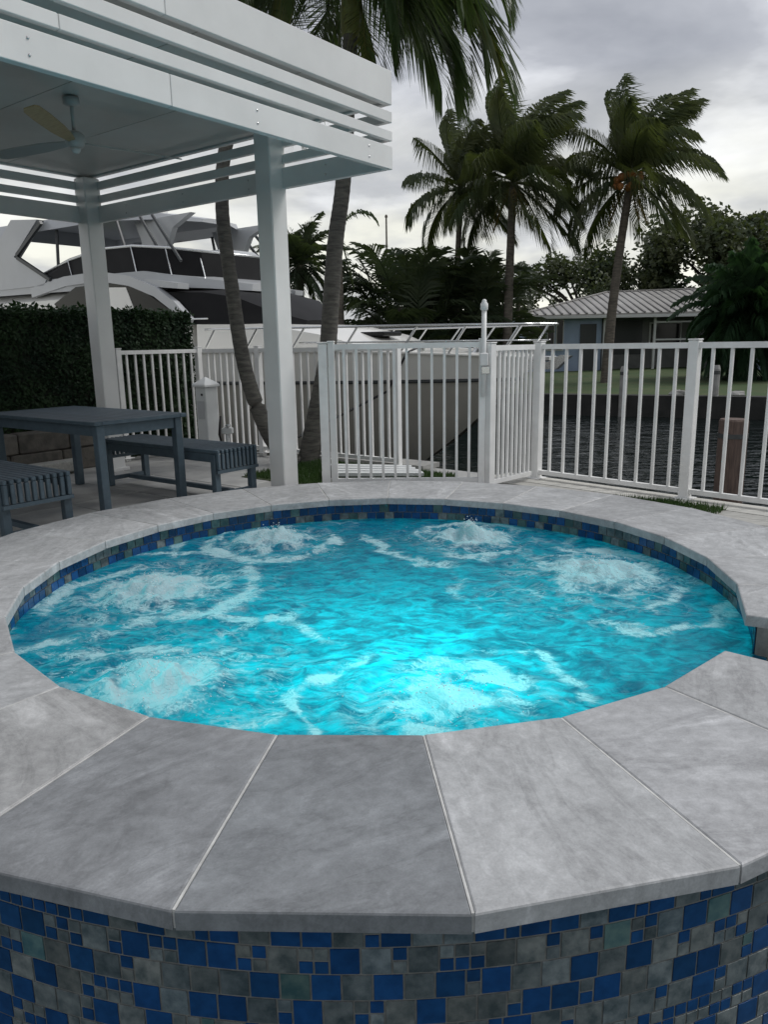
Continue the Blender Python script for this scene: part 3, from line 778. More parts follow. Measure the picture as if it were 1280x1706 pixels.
# ================================================================== TABLE AND BENCHES
FL = DK + .022
def table():
    t0, t1, s0, s1, zt = -6.33, -4.76, 2.98, 3.78, .545
    r = thing('patio_table', 'slate blue wooden slatted patio table under the pergola', 'table', ((t0 + t1) / 2, (s0 + s1) / 2, FL), site=True)
    n = 9; w = (s1 - s0 - .12) / n
    for sA, sB in ((s0, s0 + .058), (s1 - .058, s1)): MB().cbox(t0, t1, sA, sB, zt - .03, zt, .004).build('top_rail', M_BENCH, r)
    for tA, tB in ((t0, t0 + .058), (t1 - .058, t1)): MB().cbox(tA, tB, s0 + .0595, s1 - .0595, zt - .03, zt, .004).build('top_rail', M_BENCH, r)
    for i in range(n):
        a = s0 + .06 + i * w
        MB().cbox(t0 + .0595, t1 - .0595, a + .003, a + w - .003, zt - .026, zt - .001, .003).build('slat', M_BENCH, r)
    for tA in (t0 + .03, t1 - .09):
        for sA in (s0 + .03, s1 - .09): MB().cbox(tA, tA + .062, sA, sA + .062, FL, zt - .0305, .004).build('leg', M_BENCH, r)
    for sA in (s0 + .045, s1 - .07): MB().box(t0 + .093, t1 - .093, sA, sA + .024, zt - .11, zt - .031).build('apron', M_BENCH, r)
    for tA in (t0 + .045, t1 - .07): MB().box(tA, tA + .024, s0 + .093, s1 - .093, zt - .11, zt - .031).build('apron', M_BENCH, r)
    return r
table()
def bench(t0, t1, s0, s1, label):
    zt = .265
    r = thing('slatted_bench', label, 'bench', ((t0 + t1) / 2, (s0 + s1) / 2, FL), site=True, group='slatted benches at the patio table')
    n = 10; w = (s1 - s0) / n
    for i in range(n):
        a, b = s0 + i * w + .009, s0 + (i + 1) * w - .009
        m_ = MB().cbox(t0, t1, a, b, zt - .03, zt, .005)
        for tA in (t0, t1 - .028): m_.cbox(tA, tA + .028, a + .0005, b - .0005, zt - .155, zt - .0302, .004)
        m_.build('slat', M_BENCH, r)
    for tA in (t0 + .001, t1 - .029): MB().box(tA, tA + .028, s0, s1, zt - .183, zt - .157).build('end_rail', M_BENCH, r)
    for tA in (t0 + .03, t1 - .085):
        for sA in (s0 + .0, s1 - .055): MB().cbox(tA, tA + .052, sA, sA + .055, FL, zt - .0325, .004).build('leg', M_BENCH, r)
    for sA in (s0 + .015, s1 - .040): MB().box(t0 + .085, t1 - .09, sA, sA + .025, zt - .10, zt - .034).build('side_rail', M_BENCH, r)
    MB().box(t0 + .085, t1 - .09, (s0 + s1) / 2 - .02, (s0 + s1) / 2 + .02, FL + .05, FL + .085).build('stretcher', M_BENCH, r)
    for tA in (t0 + .045, t1 - .072): MB().box(tA, tA + .025, s0 + .056, s1 - .056, FL + .05, FL + .085).build('stretcher', M_BENCH, r)
bench(-6.0, -4.46, 3.80, 4.23, 'slate blue slatted bench behind the table, nearer the pergola post')
bench(-6.0, -4.585, 2.20, 2.67, 'slate blue slatted bench in front of the table, at the left edge')

# ================================================================== FENCES
FH = 1.21
def picket_run(root, A, B, n, first=True, last=True, pw=.064, z0=DK, mids=(), posth=FH):
    A, B = Vector((A[0], A[1], 0)), Vector((B[0], B[1], 0)); L_ = (B - A).length; d = (B - A) / L_
    rz = atan2(d.y, d.x)
    def pst(p, w=pw, h=posth, nm='post'):
        o = MB().cbox(-w / 2, w / 2, -w / 2, w / 2, 0, h, .004)
        MM = Matrix.Translation((p.x, p.y, z0)) @ Matrix.Rotation(rz, 4, 'Z'); o.v = [MM @ v_ for v_ in o.v]
        o2 = o.build(nm, M_ALU, root)
        c = MB().cbox(-w / 2 - .004, w / 2 + .004, -w / 2 - .004, w / 2 + .004, h + .001, h + .012, .003); c.v = [MM @ v_ for v_ in c.v]
        c.build('post_cap', M_ALU, root)
        f_ = MB().cbox(-w / 2 - .03, w / 2 + .03, -w / 2 - .03, w / 2 + .03, .036, .045, .002); f_.v = [MM @ v_ for v_ in f_.v]
        f_.build('base_flange', M_ALU, root)
    if first: pst(A)
    if last: pst(B)
    for u in mids: pst(A + d * (u * L_), pw)
    a_, b_ = A + d * (pw / 2 + .001), B - d * (pw / 2 + .001)
    for zc, hh in ((z0 + FH - .035, .042), (z0 + .095, .036)):
        MB().bar((a_.x, a_.y, zc), (b_.x, b_.y, zc), .040, hh).build('rail', M_ALU, root)
    for i in range(n):
        u = (i + 1) / (n + 1)
        if any(abs(u - q) < .3 / (n + 1) for q in mids): continue
        p = A + d * (u * L_)
        o = MB().box(-.0105, .0105, -.0105, .0105, .1135, FH - .0565)
        MM = Matrix.Translation((p.x, p.y, z0)) @ Matrix.Rotation(rz, 4, 'Z'); o.v = [MM @ v_ for v_ in o.v]
        o.build('picket', M_ALU, root)
def sxy(t, s): p = ST(t, s); return (p.x, p.y)
# fence beside the hedge
r_ = thing('picket_fence', 'short white picket fence run standing in front of the hedge', 'fence', (*sxy(-7.2, 5.4), DK))
picket_run(r_, sxy(-7.2, 4.86), sxy(-7.2, 5.95), 9)
# along the sea wall behind the palm
r_ = thing('picket_fence', 'white picket fence along the sea wall behind the twin palm trunks', 'fence', (*sxy(-5.7, 5.95), DK))
picket_run(r_, sxy(-7.2 + .066, 5.95), sxy(-4.3, 5.95), 26, first=False, mids=(1 / 27 * 9, 1 / 27 * 18))
# gate
GL, GR = (-.400, 6.12), (.800, 6.06)
r_ = thing('picket_gate', 'white picket gate with tall latch post behind the spa', 'gate', (.2, 6.09, DK))
picket_run(r_, GL, GR, 11, pw=.052, z0=DK + .03)
gp = Vector((GR[0] + .004, GR[1] - .045, 0))
MB().tube([(gp.x, gp.y, .62), (gp.x, gp.y, 1.28)], .020, 12).add([], []).build('latch_rod', M_ALU, r_, smooth=True)
MB().cbox(gp.x - .032, gp.x + .032, gp.y - .03, gp.y + .03, .86, .96, .006).build('latch_body', M_ALU, r_)
MB().lathe([(.020, 0), (.030, .008), (.030, .05), (.018, .065), (.018, .075), (.008, .085)], (gp.x, gp.y, 1.281), 16).build('latch_knob', M_ALU, r_, smooth=True)
MB().cbox(gp.x - .020, gp.x + .045, gp.y - .036, gp.y - .031, .80, .855, .002).build('latch_plate', M_STEEL, r_)
# hinge post + return panel
r_ = thing('picket_fence', 'white picket return panel angled back from the gate latch to the corner post', 'fence', (1.1, 6.3, DK))
picket_run(r_, (.862, 6.065), (FR1.x - .045, FR1.y - .045), 9, last=False, pw=.072)
r_ = thing('picket_fence', 'long white picket fence on the plank walk beside the canal', 'fence', (2.2, 5.7, DK))
nxt = FR1
for k in range(3):
    B_ = FR1 + fdir * (1.352 * (k + 1))
    picket_run(r_, (nxt.x, nxt.y), (B_.x, B_.y), 9, first=(k == 0), pw=.075)
    nxt = B_
r_ = thing('gate_hinge_post', 'white square post left of the gate beside the palm', 'post', (-.470, 6.13, DK))
MB().cbox(-.505, -.435, 6.095, 6.165, DK, DK + FH + .02, .005).build('shaft', M_ALU, r_)
MB().cbox(-.512, -.428, 6.088, 6.172, DK + FH + .021, DK + FH + .035, .004).build('cap', M_ALU, r_)
for z_ in (.05, .85): MB().cbox(-.434, -.4275, 6.10, 6.15, DK + z_ + .1, DK + z_ + .2, .002).build('hinge', M_STEEL, r_)

# ================================================================== SMALL THINGS ON THE PATIO
r_ = thing('power_pedestal', 'white dock power pedestal with pointed cap by the fence corner', 'pedestal', (-1.98, 8.55, DK))
def rotbox(m, c, w, z0, z1, ang=-AZ):
    o = MB().cbox(-w / 2, w / 2, -w / 2, w / 2, z0, z1, .008); MM = Matrix.Translation((c[0], c[1], 0)) @ Matrix.Rotation(ang, 4, 'Z')
    m.add([MM @ v_ for v_ in o.v], o.f); return m
pc_ = (-1.98, 8.55)
rotbox(MB(), pc_, .175, DK, .60).build('body', M_WHITE, r_)
rotbox(MB(), pc_, .225, .601, .635).build('collar', M_WHITE, r_)
m_ = MB(); q = [Vector((x, y, 0)) for x, y in ((-.105, -.105), (.105, -.105), (.105, .105), (-.105, .105))]
q = [Matrix.Translation((*pc_, 0)) @ Matrix.Rotation(-AZ, 4, 'Z') @ v_ for v_ in q]
m_.add([(p.x, p.y, .636) for p in q] + [(pc_[0], pc_[1], .715)], [(3, 2, 1, 0), (0, 1, 4), (1, 2, 4), (2, 3, 4), (3, 0, 4)]).build('cap', M_WHITE, r_)
rp = Matrix.Translation((*pc_, 0)) @ Matrix.Rotation(-AZ, 4, 'Z')
o = MB().lathe([(.014, 0), (.014, .006)], (0, 0, 0), 12); o.v = [rp @ (Vector((.03, -.0885, .52)) + Vector((v_.x, -v_.z, v_.y))) for v_ in o.v]; o.build('outlet', M_BLACK, r_)
o = MB().cbox(-.06, .06, -.094, -.0885, .25, .45, .003); o.v = [rp @ v_ for v_ in o.v]; o.build('meter_door', M_GELG, r_)
r_ = thing('water_spigot', 'small white spigot post with black hose beside the power pedestal', 'spigot', (-1.72, 8.30, DK))
MB().tube([(-1.72, 8.30, DK), (-1.72, 8.30, .18)], .022, 10).build('standpipe', M_WHITE, r_, smooth=True)
MB().cbox(-1.775, -1.655, 8.25, 8.35, .10, .165, .008).build('valve_box', M_WHITE, r_)
MB().lathe([(.03, 0), (.034, .01), (.03, .02)], (-1.70, 8.27, .185), 10).build('tap', M_STEEL, r_)
MB().tube([(-1.77, 8.24, .30), (-1.79, 8.22, .10), (-1.76, 8.22, -.04), (-1.70, 8.22, DK + .015)], .014, 8).build('hose', M_BLACK, r_, smooth=True)

# stone planter edge in front of the hedge
r_ = thing('planter_wall', 'low stone block planter wall in front of the dark hedge', 'planter wall', (-7.2, 3.0, DK), site=True)
for c_, (za, zb) in enumerate(((DK, .05), (.054, .25))):
    s0 = -.8 + (.25 if c_ else 0)
    while s0 < 4.7:
        L_ = rnd.uniform(.42, .56); e_ = min(s0 + L_, 4.78)
        MB().cbox(-7.37 + rnd.uniform(-.01, .01), -7.17 + rnd.uniform(-.012, .012), s0 + .004, e_ - .004, za, zb + rnd.uniform(-.006, .004), .012).build('block', M_STONE, r_)
        s0 = e_
MB().cbox(-7.14, -6.98, -.8, 4.2, DK + .023, -.045, .012).build('ledge', M_DOCK, r_)

# turf bed round the palms, with blades
BED = [sxy(-5.25, 4.75), sxy(-3.95, 4.75), sxy(-3.55, 5.02), sxy(-3.55, 5.85), sxy(-5.25, 5.85)]
tb = MB().slab(BED, DK + .001, DK + .03); tag(tb.build('lawn_bed', M_TURF), kind='structure')
gb = MB()
def blades(n, fn, zb, h0, h1):
    for _ in range(n):
        p = fn(); a = rnd.uniform(0, 2 * pi); h = rnd.uniform(h0, h1); w = .0035
        dx_, dy_ = cos(a) * w, sin(a) * w; lx, ly = rnd.gauss(0, .012), rnd.gauss(0, .012)
        gb.add([(p.x - dx_, p.y - dy_, zb), (p.x + dx_, p.y + dy_, zb), (p.x + lx, p.y + ly, zb + h)], [(0, 1, 2)])
blades(16000, lambda: ST(rnd.uniform(-5.25, -3.55), rnd.uniform(4.78, 5.85)), DK + .03, .02, .05)
gq = [Vector((1.75, 5.62, 0)), Vector((2.28, 5.02, 0)), Vector((2.42, 5.18, 0)), Vector((2.10, 5.45, 0))]
def tri_pt():
    u, v_ = sorted((rnd.random(), rnd.random())); k = rnd.choice(((0, 1, 2), (0, 2, 3)))
    return gq[k[0]] * u + gq[k[1]] * (v_ - u) + gq[k[2]] * (1 - v_)
blades(1500, tri_pt, DK + .036, .02, .06)
tag(gb.build('grass', M_GRASS), 'short green grass growing round the palm trunks', 'grass', kind='stuff')

# boarding ramp lying behind the gate
r_ = thing('boarding_ramp', 'low white plank boarding ramp lying on the ground behind the gate', 'ramp', (-.05, 6.85, DK))
d = Vector((.93, .0, 0)); d.normalize(); n_ = Vector((0, 1, 0))
for i in range(4):
    a = Vector((-.55, 6.62 + i * .145, 0)); b = Vector((.36 - i * .03, 6.70 + i * .12, 0))
    MB().bar((a.x, a.y, DK + .10), (b.x, b.y, DK + .07), .10, .03).build('plank', M_WHITE, r_)
for u in (.12, .5, .88):
    MB().bar((-.55 + .9 * u, 6.60 + .06 * u, DK + .052 - .02 * u), (-.55 + .9 * u, 7.10 + .0 * u, DK + .052 - .02 * u), .05, .04).build('crosspiece', M_WHITE, r_)
for (a, b) in (((-.5, 6.66), (-.45, 7.02)), ((.28, 6.74), (.22, 7.02))): MB().bar((a[0], a[1], DK + .015), (b[0], b[1], DK + .015), .05, .03).build('foot', M_WHITE, r_)

# brown piling in the water beyond the fence
r_ = thing('wooden_piling', 'thick brown wooden dock piling beyond the right fence', 'piling', (3.10, 6.62, WZ - 1))
m_ = MB(); v = []; n = 20; prof = [(.120, WZ - 1), (.122, -.3), (.120, .33), (.112, .345)]
for rr, z in prof:
    for k in range(n): a = 2 * pi * k / n; q_ = rr * (1 + .05 * fnoise(cos(a) * 3, sin(a) * 3, 2) + .02 * sin(a * 9)); v.append((3.10 + q_ * cos(a), 6.62 + q_ * sin(a), z))
f = [(i * n + k, i * n + (k + 1) % n, i * n + n + (k + 1) % n, i * n + n + k) for i in range(3) for k in range(n)]
m_.add(v, f + [tuple(range(3 * n, 4 * n))]).build('trunk', M_PILE, r_)
MB().lathe([(.128, -.02), (.128, .02)], (3.10, 6.62, .20), 20).build('strap', M_DGREY, r_)
for x, y, top, lab in ((7.12, 22.35, .26, 'pale mooring post on the far bank left of the white fence post'), (9.42, 21.45, .28, 'pale mooring post on the far bank right of the white fence post')):
    r_ = thing('mooring_post', lab, 'post', (x, y, WZ - 1), group='mooring posts on the far bank')
    MB().lathe([(.115, 0), (.115, top - WZ + .9), (.085, top - WZ + 1)], (x, y, WZ - 1), 12).build('shaft', M_CONC, r_)
    MB().lathe([(.122, 0), (.122, .1)], (x, y, top - .25), 12).build('collar', M_DGREY, r_)

# ================================================================== HEDGE
hd = thing('hedge', 'tall clipped dark green hedge left of the yacht', 'hedge', (-7.85, 2.5, DK), site=True)
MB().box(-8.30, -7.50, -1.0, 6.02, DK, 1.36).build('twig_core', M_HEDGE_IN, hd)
lf = MB()
def leaf(m, p, nrm, L_, w):
    up = Vector((rnd.gauss(0, 1), rnd.gauss(0, 1), rnd.gauss(0, 1))); d = (up - nrm * up.dot(nrm)).normalized(); d = (d + nrm * rnd.uniform(-.1, .9)).normalized()
    s_ = d.cross(nrm + Vector((rnd.gauss(0, .4), rnd.gauss(0, .4), rnd.gauss(0, .4)))).normalized()
    m.add([p, p + d * L_ * .5 + s_ * w, p + d * L_, p + d * L_ * .5 - s_ * w], [(0, 1, 2, 3)])
for _ in range(26000):
    s_ = rnd.uniform(2.2, 6.08); z = rnd.uniform(DK, 1.42); b = .035 * fnoise(s_ * 2.5, z * 2.5) + .03 * fnoise(s_ * 7, z * 7)
    leaf(lf, Vector((-7.47 + b + rnd.uniform(-.05, .03), s_, z)), Vector((1, 0, .25)).normalized(), rnd.uniform(.032, .062), rnd.uniform(.009, .017))
for _ in range(12000):
    s_ = rnd.uniform(2.2, 6.08); t_ = rnd.uniform(-8.3, -7.42)
    leaf(lf, Vector((t_, s_, 1.39 + .05 * fnoise(s_ * 2, t_ * 2) + rnd.uniform(-.05, .05))), Vector((.1, 0, 1)).normalized(), rnd.uniform(.035, .07), rnd.uniform(.009, .018))
for _ in range(4500):
    t_ = rnd.uniform(-8.3, -7.42); z = rnd.uniform(DK, 1.42)
    leaf(lf, Vector((t_, 6.05 + rnd.uniform(-.05, .04), z)), Vector((0, 1, .2)).normalized(), rnd.uniform(.032, .062), rnd.uniform(.009, .017))
for _ in range(420):
    s_ = rnd.uniform(2.2, 6.08); t_ = rnd.uniform(-8.2, -7.42); h_ = rnd.uniform(.02, .09)
    for k in range(4): leaf(lf, Vector((t_ + rnd.gauss(0, .012), s_ + rnd.gauss(0, .012), 1.40 + h_ * k / 3)), Vector((rnd.gauss(0, .5), rnd.gauss(0, .5), 1)).normalized(), rnd.uniform(.05, .08), .018)
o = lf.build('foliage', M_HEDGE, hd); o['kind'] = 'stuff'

# ================================================================== PALMS
def frond(base, az, el, L_, droop, wind, leafL, n, seed, leafW=.022, g=.6, rad=.018, tipfrac=.55, start=.14):
    rn = random.Random(seed); m = MB(); d = Vector((cos(az) * cos(el), sin(az) * cos(el), sin(el)))
    K = 16; pts = [Vector(base)]; ds = L_ / K; dirs = [d.copy()]
    for i in range(K):
        u = (i + 1) / K
        d = (d + Vector((0, 0, -1)) * droop * (0.25 + u) / K + Vector(wind) * (u * 1.2) / K).normalized(); pts.append(pts[-1] + d * ds); dirs.append(d.copy())
    m.tube(pts, [rad * (1 - .88 * i / K) for i in range(K + 1)], 4, cap=False)
    for i in range(n):
        u = start + (1 - start) * (i + rn.random() * .5) / n
        k = min(int(u * K), K - 1); w_ = u * K - k; p = pts[k].lerp(pts[k + 1], w_); dd = dirs[k].lerp(dirs[k + 1], w_).normalized()
        up = Vector((0, 0, 1)); s_ = dd.cross(up)
        if s_.length < .05: s_ = Vector((-sin(az), cos(az), 0))
        s_.normalize(); nn_ = s_.cross(dd)
        ll = leafL * (.45 + .75 * sin(pi * min(1, u * .85 + .12))) * (1 - .35 * u ** 6) * rn.uniform(.85, 1.1)
        al = radians(28 + 42 * u)
        for sg in (-1, 1):
            if rn.random() < .05: continue
            dr = (s_ * sg * cos(al) + dd * sin(al) + nn_ * .35 * (1 - u) + Vector((0, 0, rn.gauss(0, .07)))).normalized()
            q0 = p; q1 = q0 + dr * ll * .5
            dr2 = (dr + Vector((0, 0, -g * rn.uniform(.6, 1.2))) + Vector(wind) * .7).normalized(); q2 = q1 + dr2 * ll * tipfrac
            wv = dd * leafW * .5 + nn_ * leafW * .2
            m.add([q0 - wv * .6, q0 + wv * .6, q1 + wv, q1 - wv, q2], [(0, 1, 2, 3), (3, 2, 4)])
    return m
def trunk_tube(pts, rads, rings=0, n=14, seed=0):
    # smooth curve through control points with leaf-scar rings
    P = [Vector(p) for p in pts]; out_p = []; out_r = []
    for i in range(len(P) - 1):
        p0 = P[max(i - 1, 0)]; p1 = P[i]; p2 = P[i + 1]; p3 = P[min(i + 2, len(P) - 1)]
        K = 14
        for k in range(K):
            t = k / K
            q = 0.5 * ((2 * p1) + (-p0 + p2) * t + (2 * p0 - 5 * p1 + 4 * p2 - p3) * t * t + (-p0 + 3 * p1 - 3 * p2 + p3) * t ** 3)
            out_p.append(q); out_r.append((rads[i] * (1 - t) + rads[i + 1] * t) * (1 + (.025 if k % 2 else -.01)))
    out_p.append(P[-1]); out_r.append(rads[-1])
    return MB().tube(out_p, out_r, n)
def palm(label, base, tpts, rads, crown, fronds, group, mt, mf, name='palm_tree', shaft=None, nuts=0):
    r = thing(name, label, 'palm', tuple(base), group=group)
    trunk_tube(tpts, rads).build('trunk', mt, r, smooth=True)
    if shaft: trunk_tube(shaft[0], shaft[1]).build('crownshaft', M_SHAFT, r, smooth=True)
    for k, fr in enumerate(fronds):
        mm = fr.pop('mat', mf); frond(crown, **fr).build('frond', mm, r)
    rn = random.Random(5)
    for k in range(nuts):
        a = rn.uniform(0, 2 * pi); c = Vector(crown) + Vector((cos(a) * .42 - .25, sin(a) * .3 - .45, rn.uniform(-.45, .05)))
        MB().lathe([(.02, -.13), (.09, -.09), (.125, 0), (.10, .08), (.03, .13)], c, 8).build('coconut', M_NUT, r, smooth=True)
    return r

def fan_fronds(n, L_, seed, el0, el1, droop, wind, leafL, nl, **k):
    rn = random.Random(seed); out = []
    for i in range(n):
        a = 2 * pi * (i * .381966) + rn.uniform(-.25, .25); u = i / max(1, n - 1)
        out.append(dict(az=a, el=el0 + (el1 - el0) * u + rn.uniform(-.08, .08), L_=L_ * rn.uniform(.85, 1.1) * (1 - .15 * u), droop=droop * rn.uniform(.7, 1.35), wind=wind, leafL=leafL * rn.uniform(.9, 1.1), n=nl, seed=seed * 100 + i, **k))
    return out

# the twin palms behind the pergola
cA = (-.22, 7.9, 4.28)
frA = fan_fronds(9, 1.6, 3, .0, 1.0, 3.2, (.15, 0, 0), .56, 66, g=1.3, leafW=.034, rad=.022, tipfrac=.85)
for az_, el_, L_, dr in ((.05, .95, 2.0, 4.1), (-.3, .55, 1.9, 4.6), (-.75, .7, 1.8, 4.2), (.0, .25, 2.0, 2.9), (-.15, 1.0, 2.1, 4.6), (-1.2, .8, 1.8, 3.9), (-1.7, .6, 1.8, 3.8), (-2.2, .7, 2.0, 3.8), (2.9, .7, 2.0, 3.6), (.25, .45, 1.7, 4.2), (-2.6, .4, 1.6, 3.6), (-1.0, .35, 1.5, 3.6), (3.4, .4, 1.6, 3.6)):
    frA.append(dict(az=az_, el=el_, L_=L_, droop=dr, wind=(.12, 0, 0), leafL=.50, n=64, seed=int(900 + az_ * 50), g=1.2, leafW=.030, rad=.024, tipfrac=.9))
for az_, el_ in ((-1.45, -.2), (-.3, .1)):
    frA.append(dict(az=az_, el=el_, L_=1.7, droop=2.2, wind=(0, 0, 0), leafL=.5, n=60, seed=77, g=1.3, leafW=.034, rad=.024, tipfrac=.8, mat=leaf_mat('yellowing_leaf', (.055, .07, .02), (.085, .09, .025), 2)))
palm('right trunk of the pair of palms behind the pergola, with drooping crown', (-.788, 7.9, DK),
     [(-.80, 7.9, DK), (-.69, 7.9, .335), (-.565, 7.9, .887), (-.50, 7.9, 1.48), (-.435, 7.9, 2.06), (-.35, 7.9, 2.56), (-.28, 7.9, 3.3), (-.24, 7.9, 3.9)],
     [.115, .095, .088, .084, .080, .076, .07, .068], cA, frA, 'twin palms behind the pergola', M_TRUNK, M_FROND,
     shaft=([(-.242, 7.9, 3.88), (-.23, 7.9, 4.1), (-.22, 7.9, 4.31)], [.085, .10, .06]))
cB = (-.76, 7.8, 4.60)
frB = fan_fronds(11, 1.7, 8, .0, 1.0, 3.4, (.1, 0, 0), .54, 64, g=1.3, leafW=.034, rad=.022, tipfrac=.75)
for az_, el_, L_, dr in ((-.4, .5, 1.9, 3.6), (-.8, .3, 1.9, 3.6), (.2, .5, 1.9, 3.6), (0, .1, 1.8, 3.2), (-2.0, .3, 1.6, 3.2), (-2.7, .4, 1.6, 3.2)):
    frB.append(dict(az=az_, el=el_, L_=L_, droop=dr, wind=(.1, 0, 0), leafL=.56, n=64, seed=int(500 + az_ * 50), g=1.1, leafW=.03, rad=.024, tipfrac=.8))
palm('left leaning trunk of the pair of palms behind the pergola, with yellow green crownshaft', (-.90, 7.8, DK),
     [(-.93, 7.82, DK), (-1.176, 7.8, .14), (-1.386, 7.8, .783), (-1.484, 7.8, 1.667), (-1.527, 7.8, 2.40), (-1.432, 7.8, 2.99), (-1.10, 7.8, 3.66), (-.93, 7.8, 3.90)],
     [.10, .085, .075, .07, .066, .064, .06, .06], cB, frB, 'twin palms behind the pergola', M_TRUNK, M_FROND,
     shaft=([(-.94, 7.8, 3.86), (-.86, 7.8, 4.05), (-.80, 7.8, 4.35), (-.76, 7.8, 4.63)], [.075, .10, .095, .05]))

# coconut palms on the far bank, blown to the right
WIND = (.75, -.1, .0)
def coco(x, y, ztop, lean, L_, seed, label, nuts=0, nf=24, rad=.17, bz=BK):
    c = (x + lean, y, ztop)
    fr = fan_fronds(nf, L_, seed, -.5, 1.4, 1.35, WIND, L_ * .30, 78, g=1.9, leafW=.052, rad=.05, tipfrac=.8)
    fr += [dict(az=a_, el=1.15, L_=L_ * .95, droop=.9, wind=(1.0, 0, .1), leafL=L_ * .27, n=74, seed=seed * 7 + i, g=1.2, leafW=.052, rad=.05, tipfrac=.9) for i, a_ in enumerate((.4, 1.6, 2.8, -1.2, 3.6, 2.2, -.6))]
    fr += [dict(az=a_, el=-1.0, L_=L_ * .5, droop=.7, wind=(.1, 0, 0), leafL=L_ * .12, n=18, seed=seed * 9 + i, g=1.2, leafW=.06, rad=.04, mat=M_DRY) for i, a_ in enumerate((.3, 2.6, -1.4))]
    return palm(label, (x, y, bz), [(x, y, bz), (x + lean * .15, y, bz + (ztop - bz) * .33), (x + lean * .55, y, bz + (ztop - bz) * .7), c], [rad * 1.25, rad, rad * .85, rad * .8], c, fr,
                'coconut palms on the far bank', M_TRUNK2, M_FROND2, name='coconut_palm', nuts=nuts)
coco(8.35, 28.3, 6.55, .55, 3.3, 31, 'windblown coconut palm with orange coconuts in front of the metal roofed house', nuts=16)
coco(4.75, 29.0, 6.6, .12, 3.5, 42, 'windblown coconut palm with a bare trunk between the two others')
coco(2.95, 31.0, 6.75, .25, 2.9, 53, 'smaller coconut palm left of the other two, behind the areca clump', nf=17, rad=.13)

# bushy low palm hiding the right end of the house
fr = fan_fronds(110, 3.1, 61, -1.0, 1.35, 1.9, (.15, 0, 0), .70, 34, g=1.2, leafW=.13, rad=.045)
palm('broad bushy palm hiding the right end of the house', (13.6, 28.6, BK), [(13.6, 28.6, BK), (13.6, 28.6, .6), (13.65, 28.6, 1.8)], [.28, .25, .22], (13.65, 28.6, 1.85), fr, None, M_TRUNK2,
     leaf_mat('bushy_palm_leaf', (.022, .05, .026), (.035, .075, .035), 1), name='bushy_palm')

# areca clumps: many arching canes from one base
def areca(x, y, h, n, seed, label, spread=1.2):
    rn = random.Random(seed); r = thing('areca_palm', label, 'palm', (x, y, BK), group='areca palm clumps on the far bank')
    for k in range(n):
        a = rn.uniform(0, 2 * pi); rr = spread * sqrt(rn.random()); b = Vector((x + rr * cos(a), y + rr * sin(a), BK + h * rn.uniform(.05, .62)))
        MB_ = frond(b, a + rn.uniform(-.5, .5), rn.uniform(.55, 1.35), h * rn.uniform(.34, .48), rn.uniform(1.3, 2.2), (.25, 0, 0), h * .14, 24, seed * 50 + k, leafW=.085, g=.7, rad=.035)
        MB_.build('frond', M_ARECA, r)
    for k in range(7):
        a = rn.uniform(0, 2 * pi); MB().tube([(x + cos(a) * .35, y + sin(a) * .35, BK), (x + cos(a) * .6, y + sin(a) * .6, BK + h * .5)], .05, 6).build('cane', M_TRUNK2, r)
areca(1.25, 30.0, 6.0, 105, 71, 'dense dark areca clump left of the smaller coconut palm', 1.5)
areca(3.55, 31.2, 5.7, 100, 72, 'dense dark areca clump beneath the middle coconut palm', 1.4)
areca(-.7, 32.5, 2.0, 18, 73, 'low areca clump at the left foot of the palms', .9)

# other palms and the single-frond stump
palm('dark round crowned palm between the pergola post and the palm trunk', (-3.1, 30, BK), [(-3.1, 30, BK), (-3.1, 30, 2.4), (-3.05, 30, 4.0)], [.2, .17, .15], (-3.05, 30, 4.05),
     fan_fronds(48, 2.3, 81, -.9, 1.3, 1.6, (.1, 0, 0), .55, 26, g=.8, leafW=.08, rad=.035), None, M_TRUNK2, M_ARECA, name='round_palm')
palm('bare dark palm trunk with one drooping frond', (-1.45, 28.0, BK), [(-1.45, 28, BK), (-1.47, 28, 2.2), (-1.45, 28, 4.4), (-1.45, 28, 6.2)], [.16, .15, .12, .03], (-1.43, 28, 4.95),
     [dict(az=.05, el=1.0, L_=1.75, droop=3.2, wind=(.2, 0, 0), leafL=.42, n=26, seed=5, g=1.3, leafW=.07, rad=.03),
      dict(az=.3, el=-1.3, L_=2.0, droop=.3, wind=(0, 0, 0), leafL=.30, n=22, seed=6, g=.8, leafW=.09, rad=.04)], None, M_TRUNK2, M_FROND, name='stump_palm')
palm('small thin palm between the coconut palms, above the house roof end', (6.05, 34, BK), [(6.05, 34, BK), (6.0, 34, 2), (6.1, 34, 3.3)], [.12, .1, .09], (6.1, 34, 3.35),
     fan_fronds(12, 1.7, 91, -.2, 1.1, 1.4, (.3, 0, 0), .45, 20, g=.8, leafW=.07, rad=.03), None, M_TRUNK2, M_ARECA, name='thin_palm')

